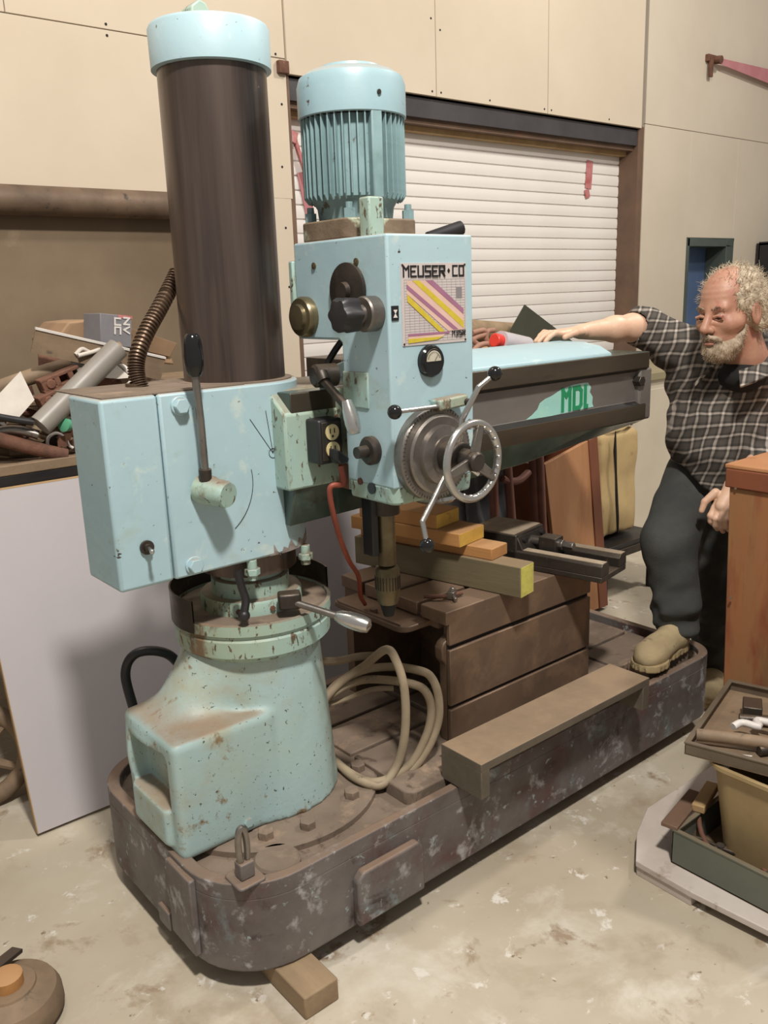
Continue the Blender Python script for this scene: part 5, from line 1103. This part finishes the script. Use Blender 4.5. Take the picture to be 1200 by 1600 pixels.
# hidden trunk so that the figure is whole
NK = HW((-.085, 0, -.20)); SHL = Vector((2.90, 1.40, 1.30)); PEL = Vector((2.86, 1.58, .88)); ELL = Vector((3.04, 1.42, 1.05)); CH = Vector((2.83, 1.56, 1.20))
KNR = Vector((2.561, 1.585, 0.691)); ANR = Vector((2.543, 1.535, 0.381)); KNL = Vector((2.94, 1.60, .50)); ANL = Vector((2.985, 1.62, .10))
HPR = PEL+Vector((-.03, .08, -.02)); HPL = PEL+Vector((.03, -.05, -.03))
def f_tr(P):
    d = d_cap(P, CH, PEL, .11, .11); d = smin(d, d_cap(P, SHR, SHL, .055, .055), .05); d = smin(d, d_cap(P, NK, CH, .05, .08), .04)
    for (a, b, r0, r1) in ((SHR, ELR+Vector((.05, 0, 0)), .05, .042), (SHL, ELL, .048, .04), (ELL, LH+Vector((.10, -.04, .10)), .04, .03), (HPR, KNR, .075, .055), (KNR, ANR, .052, .038), (HPL, KNL, .075, .055), (KNL, ANL, .052, .038)):
        d = smin(d, d_cap(P, a, b, r0, r1), .02)
    return d
v4, f4 = surfnet(f_tr, (2.2, 1.15, .03), (3.2, 1.95, 1.48), .014)
sdf_obj('body', [m_skin, m_armskin], [(v1, f1, 0), (v2, f2, 1), (v3, f3, 1), (v4, f4, 0)], man)
for s_ in (-1, 1):
    ey = MB().ell(HW((.0765, s_*.031, .001)), (.0125*HS,)*3).build('eyeball', m_eye, man)
    MB().lathe(HW((.0765+.0118, s_*.031+.001, -.0012)), Fx, [(.0062, -.002), (.0058, .0012), (0, .0018)], 16).build('iris', m_iris, man)
    MB().tube([HW((.0885, s_*(.031+o_), .0052-abs(o_)*.22)) for o_ in (-.016, -.008, 0, .008, .016)], .0048*HS, 8).build('upper_eyelid', m_skin, man)
    MB().tube([HW((.0865, s_*(.031+o_), -.0075+abs(o_)*.2)) for o_ in (-.015, -.008, 0, .008, .015)], .0028*HS, 8).build('lower_eyelid', m_skin, man)
MB().tube([HW((.1005-abs(t)*.6*abs(t)*18, t, -.074)) for t in (-.018, -.009, 0, .009, .018)], .0045, 8, rf=lambda t: .002+.003*sin(pi*t)).build('lower_lip', m_lip, man)
# hair and beard: soft cap plus many thin strands
def f_hair(P):
    q = tolocal(P); ay = q.copy(); ay[..., 1] = np.abs(q[..., 1])
    d = d_ell(q, (-.024, 0, .038), (.100, .088, .095))
    d = smin(d, d_ell(ay, (-.045, .070, -.005), (.045, .028, .055)), .02)
    d = smax(d, -d_ell(q, (.112, .004, .030), (.128, .066, .072)), .012)
    d = smax(d, -d_ell(ay, (.055, .075, -.06), (.062, .05, .07)), .01)
    d = smax(d, -d_ell(ay, (-.006, .098, -.008), (.022, .022, .034)), .004)
    d = smax(d, (-.075-q[..., 2]), .02)
    return (d+wob(q, 110, .0035, .6)+wob(q, 260, .0015, 2.1))*HS
vh, fh = surfnet(f_hair, (hb.x-.18, hb.y-.17, hb.z-.14), (hb.x+.18, hb.y+.17, hb.z+.19), .0036)
hair = sdf_obj('hair', [m_hair], [(vh, fh, 0)], man)
random.seed(2)
st_ = MB(); vh_l = [Vector(v) for v in vh[::max(1, len(vh)//2600)]]
cen = HW((-.02, 0, .02))
for p in vh_l:
    out_ = (p-cen).normalized()
    q = Vector(tolocal(np.array(p))); 
    if q.x > .075: continue
    dr_ = (out_*.5+Vector((random.gauss(0, .5), random.gauss(0, .5), random.gauss(.12, .5)))-Fx*.35*(1 if random.random() < .6 else 0)).normalized()
    L_ = random.uniform(.010, .026)*(1.7 if random.random() < .06 else 1)
    p1 = p+dr_*L_*.5; p2 = p1+(dr_+Vector((random.gauss(0, .35), random.gauss(0, .35), random.gauss(-.2, .3)))).normalized()*L_*.5
    st_.tube([p-out_*.004, p1, p2], .0008, 3, cap=False, rf=lambda t: .0011-.0007*t)
so_ = st_.build('hair_strands', m_hair, hair); so_['kind'] = 'stuff'
def f_beard(P):
    q = tolocal(P); ay = q.copy(); ay[..., 1] = np.abs(q[..., 1])
    d = d_ell(q, (.048, 0, -.096), (.053, .052, .041))
    d = smin(d, d_cap(ay, (.018, .058, -.040), (.042, .048, -.085), .010, .018), .02)
    d = smin(d, d_cap(ay, (.100, .004, -.052), (.080, .030, -.066), .0085, .006), .006)
    d = smax(d, -d_ell(q, (.112, 0, -.069), (.022, .021, .0065)), .004)
    return (d+wob(q, 150, .0022, .3)+wob(q, 300, .0010, 1.1))*HS
vb, fb = surfnet(f_beard, (hb.x-.17, hb.y-.12, hb.z-.21), (hb.x+.05, hb.y+.12, hb.z+.01), .0034)
beard = sdf_obj('beard', [m_beard], [(vb, fb, 0)], man)
st_ = MB()
for v in vb[::max(1, len(vb)//1500)]:
    p = Vector(v); out_ = (p-HW((.02, 0, -.07))).normalized(); dr_ = (out_*.6-Uz*.7+Vector((random.gauss(0, .3), random.gauss(0, .3), random.gauss(0, .2)))).normalized(); L_ = random.uniform(.004, .009)
    st_.tube([p-out_*.002, p+dr_*L_], .0008, 3, cap=False, rf=lambda t: .0010-.0006*t)
so_ = st_.build('beard_strands', m_beard, beard); so_['kind'] = 'stuff'
st_ = MB()
for s_ in (-1, 1):
    for k_ in range(45):
        t = random.random(); p = HW((.0905-.012*t*t, s_*(.012+.034*t), .022+.006*sin(pi*t)+random.uniform(-.003, .003))); st_.tube([p, p+Fx*.005+Uz*random.uniform(-.004, .006)+Ly*s_*random.uniform(0, .010)], .0007, 3, cap=False)
st_.build('eyebrows', m_beard, man)['kind'] = 'stuff'
# shirt
SLV = ELR+Vector((.045, -.005, .0))
def f_shirt(P):
    d = d_ell(P, CH+Vector((.0, .0, .01)), (.145, .215, .19))
    d = smin(d, d_cap(P, SHR+Vector((.02, -.06, -.01)), SHL+Vector((-.02, .06, -.01)), .078, .078), .06)
    d = smin(d, d_ell(P, (2.80, 1.56, 1.02), (.155, .185, .20)), .06)
    d = smin(d, d_ell(P, (2.84, 1.57, .86), (.165, .18, .12)), .05)
    d = smin(d, d_cap(P, SHR, SLV, .082, .062), .04)
    d = smin(d, d_cap(P, SHL, ELL, .076, .066), .04)
    d = smin(d, d_cap(P, ELL, LH+Vector((.12, -.05, .11)), .062, .045), .03)
    d = smin(d, d_cap(P, SLV+Vector((-.01, 0, .002)), SLV+Vector((.02, 0, 0)), .066, .068), .01)
    d = smax(d, -d_cap(P, SLV+Vector((-.06, 0, 0)), SLV+Vector((-.004, 0, 0)), .053, .050), .004)
    d = smin(d, d_cap(P, NK+Vector((.0, .0, .0)), CH+Vector((0, 0, .1)), .074, .08), .05)
    # open neck
    V0 = HW((-.02, 0, -.16)); d = smax(d, -d_cap(P, V0+Vector((0, 0, .02)), CH+Vector((-.16, 0, .06)), .062, .012), .012)
    d = smax(d, -d_ell(P, HCn+Vector((-.01, -.01, -.045)), (.128, .112, .160)), .012)
    hem = (.80+.10*np.clip((2.86-P[..., 0])/.2, -1, 1)-.05*np.sin(P[..., 1]*14)) - P[..., 2]
    d = smax(d, hem, .01)
    d = d+wob(P, 18, .010, .4)+wob(P, 38, .004, 1.9)+.003*np.sin(P[..., 0]*60+P[..., 2]*55+2*np.sin(P[..., 1]*20))
    return d
vs1, fs1 = surfnet(f_shirt, (2.20, 1.12, .66), (3.20, 2.0, 1.52), .0085)
sh = sdf_obj('shirt', [m_plaid], [(vs1, fs1, 0)], man)
# collar wings, placket, pocket
V0 = NK
cw = MB(); cc0 = HW((-.045, 0, -.165)); nn = 30; up_ = (Uz*.9+Vector((0, 0, .3))).normalized(); vv = []
for k_ in range(nn+1):
    a = radians(42+(318-42)*k_/nn); rd_ = Fx*cos(a)+Ly*sin(a); e = abs(k_/nn-.5)*2
    for (r_, h_) in ((.083, .030-.03*e), (.089, .038-.03*e), (.108+.03*e*e, -.002-.035*e*e), (.100+.03*e*e, -.010-.035*e*e)):
        vv.append(cc0+rd_*r_*1.0+up_*h_+Fx*(.03*e**3))
ff = [(k_*4+j, k_*4+(j+1) % 4, k_*4+4+(j+1) % 4, k_*4+4+j) for k_ in range(nn) for j in range(4)]+[(0, 1, 2, 3), (nn*4+3, nn*4+2, nn*4+1, nn*4)]
cw.add(vv, ff).build('collar', m_plaid, sh, .002, 2)
MB().ell(HW((-.045, 0, -.195)), (.082, .080, .055)).build('undershirt', m_under, man)
# trousers
def f_tro(P):
    d = d_ell(P, PEL+Vector((0, .01, -.02)), (.155, .17, .13))
    d = smin(d, d_cap(P, HPR, KNR, .108, .090), .05)
    d = smin(d, d_cap(P, KNR, ANR+Vector((0, 0, .09)), .088, .074), .03)
    d = smin(d, d_cap(P, ANR+Vector((.0, 0, .10)), ANR+Vector((.012, 0, .035)), .076, .070), .02)
    d2 = d_cap(P, HPL, KNL, .108, .085); d2 = smin(d2, d_cap(P, KNL, ANL+Vector((0, 0, .0)), .086, .074), .04)
    d = smin(d, d2, .02)
    d = smax(d, .025-P[..., 2], .004)
    rl = np.linalg.norm(P-np.array(ANR), axis=-1) < .25
    w_ = wob(P, 13, .009, 1.3)+wob(P, 34, .003, .2)
    zz = P[..., 2]; w_ = w_-.011*np.abs(np.sin(zz*34+5*P[..., 0]+2.5*np.sin(P[..., 1]*16)))**3*np.clip((.60-zz)/.15, 0, 1)*np.clip((zz-.05)/.1, 0, 1); w_ = w_+.0060*np.sin(zz*62+4*np.sin(P[..., 0]*11+P[..., 1]*9))*np.clip((.66-zz)/.25, 0, 1)
    return d+w_
vt, ft = surfnet(f_tro, (2.22, 1.30, .0), (3.22, 1.90, 1.02), .009)
sdf_obj('trousers', [m_denim], [(vt, ft, 0)], man)
# boots
def boot(sole0, yaw, name):
    c, s_ = cos(yaw), sin(yaw); o0 = np.array(sole0)
    def fb_(P):
        q = P-o0; x = q[..., 0]*c+q[..., 1]*s_; y = -q[..., 0]*s_+q[..., 1]*c; Q = np.stack([x, y, q[..., 2]], -1)
        d = d_ell(Q, (.205, 0, .042), (.078, .053, .050)); d = smin(d, d_ell(Q, (.11, 0, .05), (.10, .046, .052)), .03)
        d = smin(d, d_ell(Q, (.035, 0, .055), (.052, .042, .058)), .03); d = smin(d, d_cap(Q, (.045, 0, .07), (.035, 0, .17), .046, .050), .03)
        return smax(d, .014-Q[..., 2], .003)+wob(Q, 60, .0018)
    def fs_(P):
        q = P-o0; x = q[..., 0]*c+q[..., 1]*s_; y = -q[..., 0]*s_+q[..., 1]*c
        Q = np.stack([x, y, np.zeros_like(x)], -1)
        w_ = smin(d_cap(Q, (.205, 0, 0), (.225, 0, 0), .058, .056), d_cap(Q, (.03, 0, 0), (.12, 0, 0), .044, .042), .03)
        w_ = w_+.0022*np.sign(np.sin(x*330+y*330))*(q[..., 2] < .014)
        return np.maximum(w_, np.maximum(-q[..., 2], q[..., 2]-.026))
    lo_ = o0-np.array((.32, .32, .01)); hi_ = o0+np.array((.32, .32, .24))
    va, fa = surfnet(fb_, lo_, hi_, .0055); vb_, fb2 = surfnet(fs_, lo_, hi_, .0045)
    b_ = sdf_obj(name, [m_boot], [(va, fa, 0)], man); sdf_obj('sole', [m_sole], [(vb_, fb2, 0)], b_)
    return b_
boot((2.575, 1.535, .312), radians(186), 'boot')
boot((3.03, 1.63, .0), radians(200), 'boot')

GRP = {'wood_block': 'wooden blocks under the drill base', 'timber': 'timbers stacked on the box table', 'rusty_casting': 'rusty castings in the scrap heap', 'white_paper': 'white papers in the scrap heap',
       'white_hose': 'white hose pieces on the left bench', 'brown_pipe': 'brown pipes on the left bench', 'pink_hose': 'pinkish hoses behind the arm', 'dark_bar': 'dark bars in the upper tray', 'rusty_pliers': 'pliers in the steel tray', 'wood_offcut': 'wood offcuts in the steel tray'}
for o in bpy.data.objects:
    k_ = o.name.split('.')[0]
    if o.parent is None and k_ in GRP: o['group'] = GRP[k_]
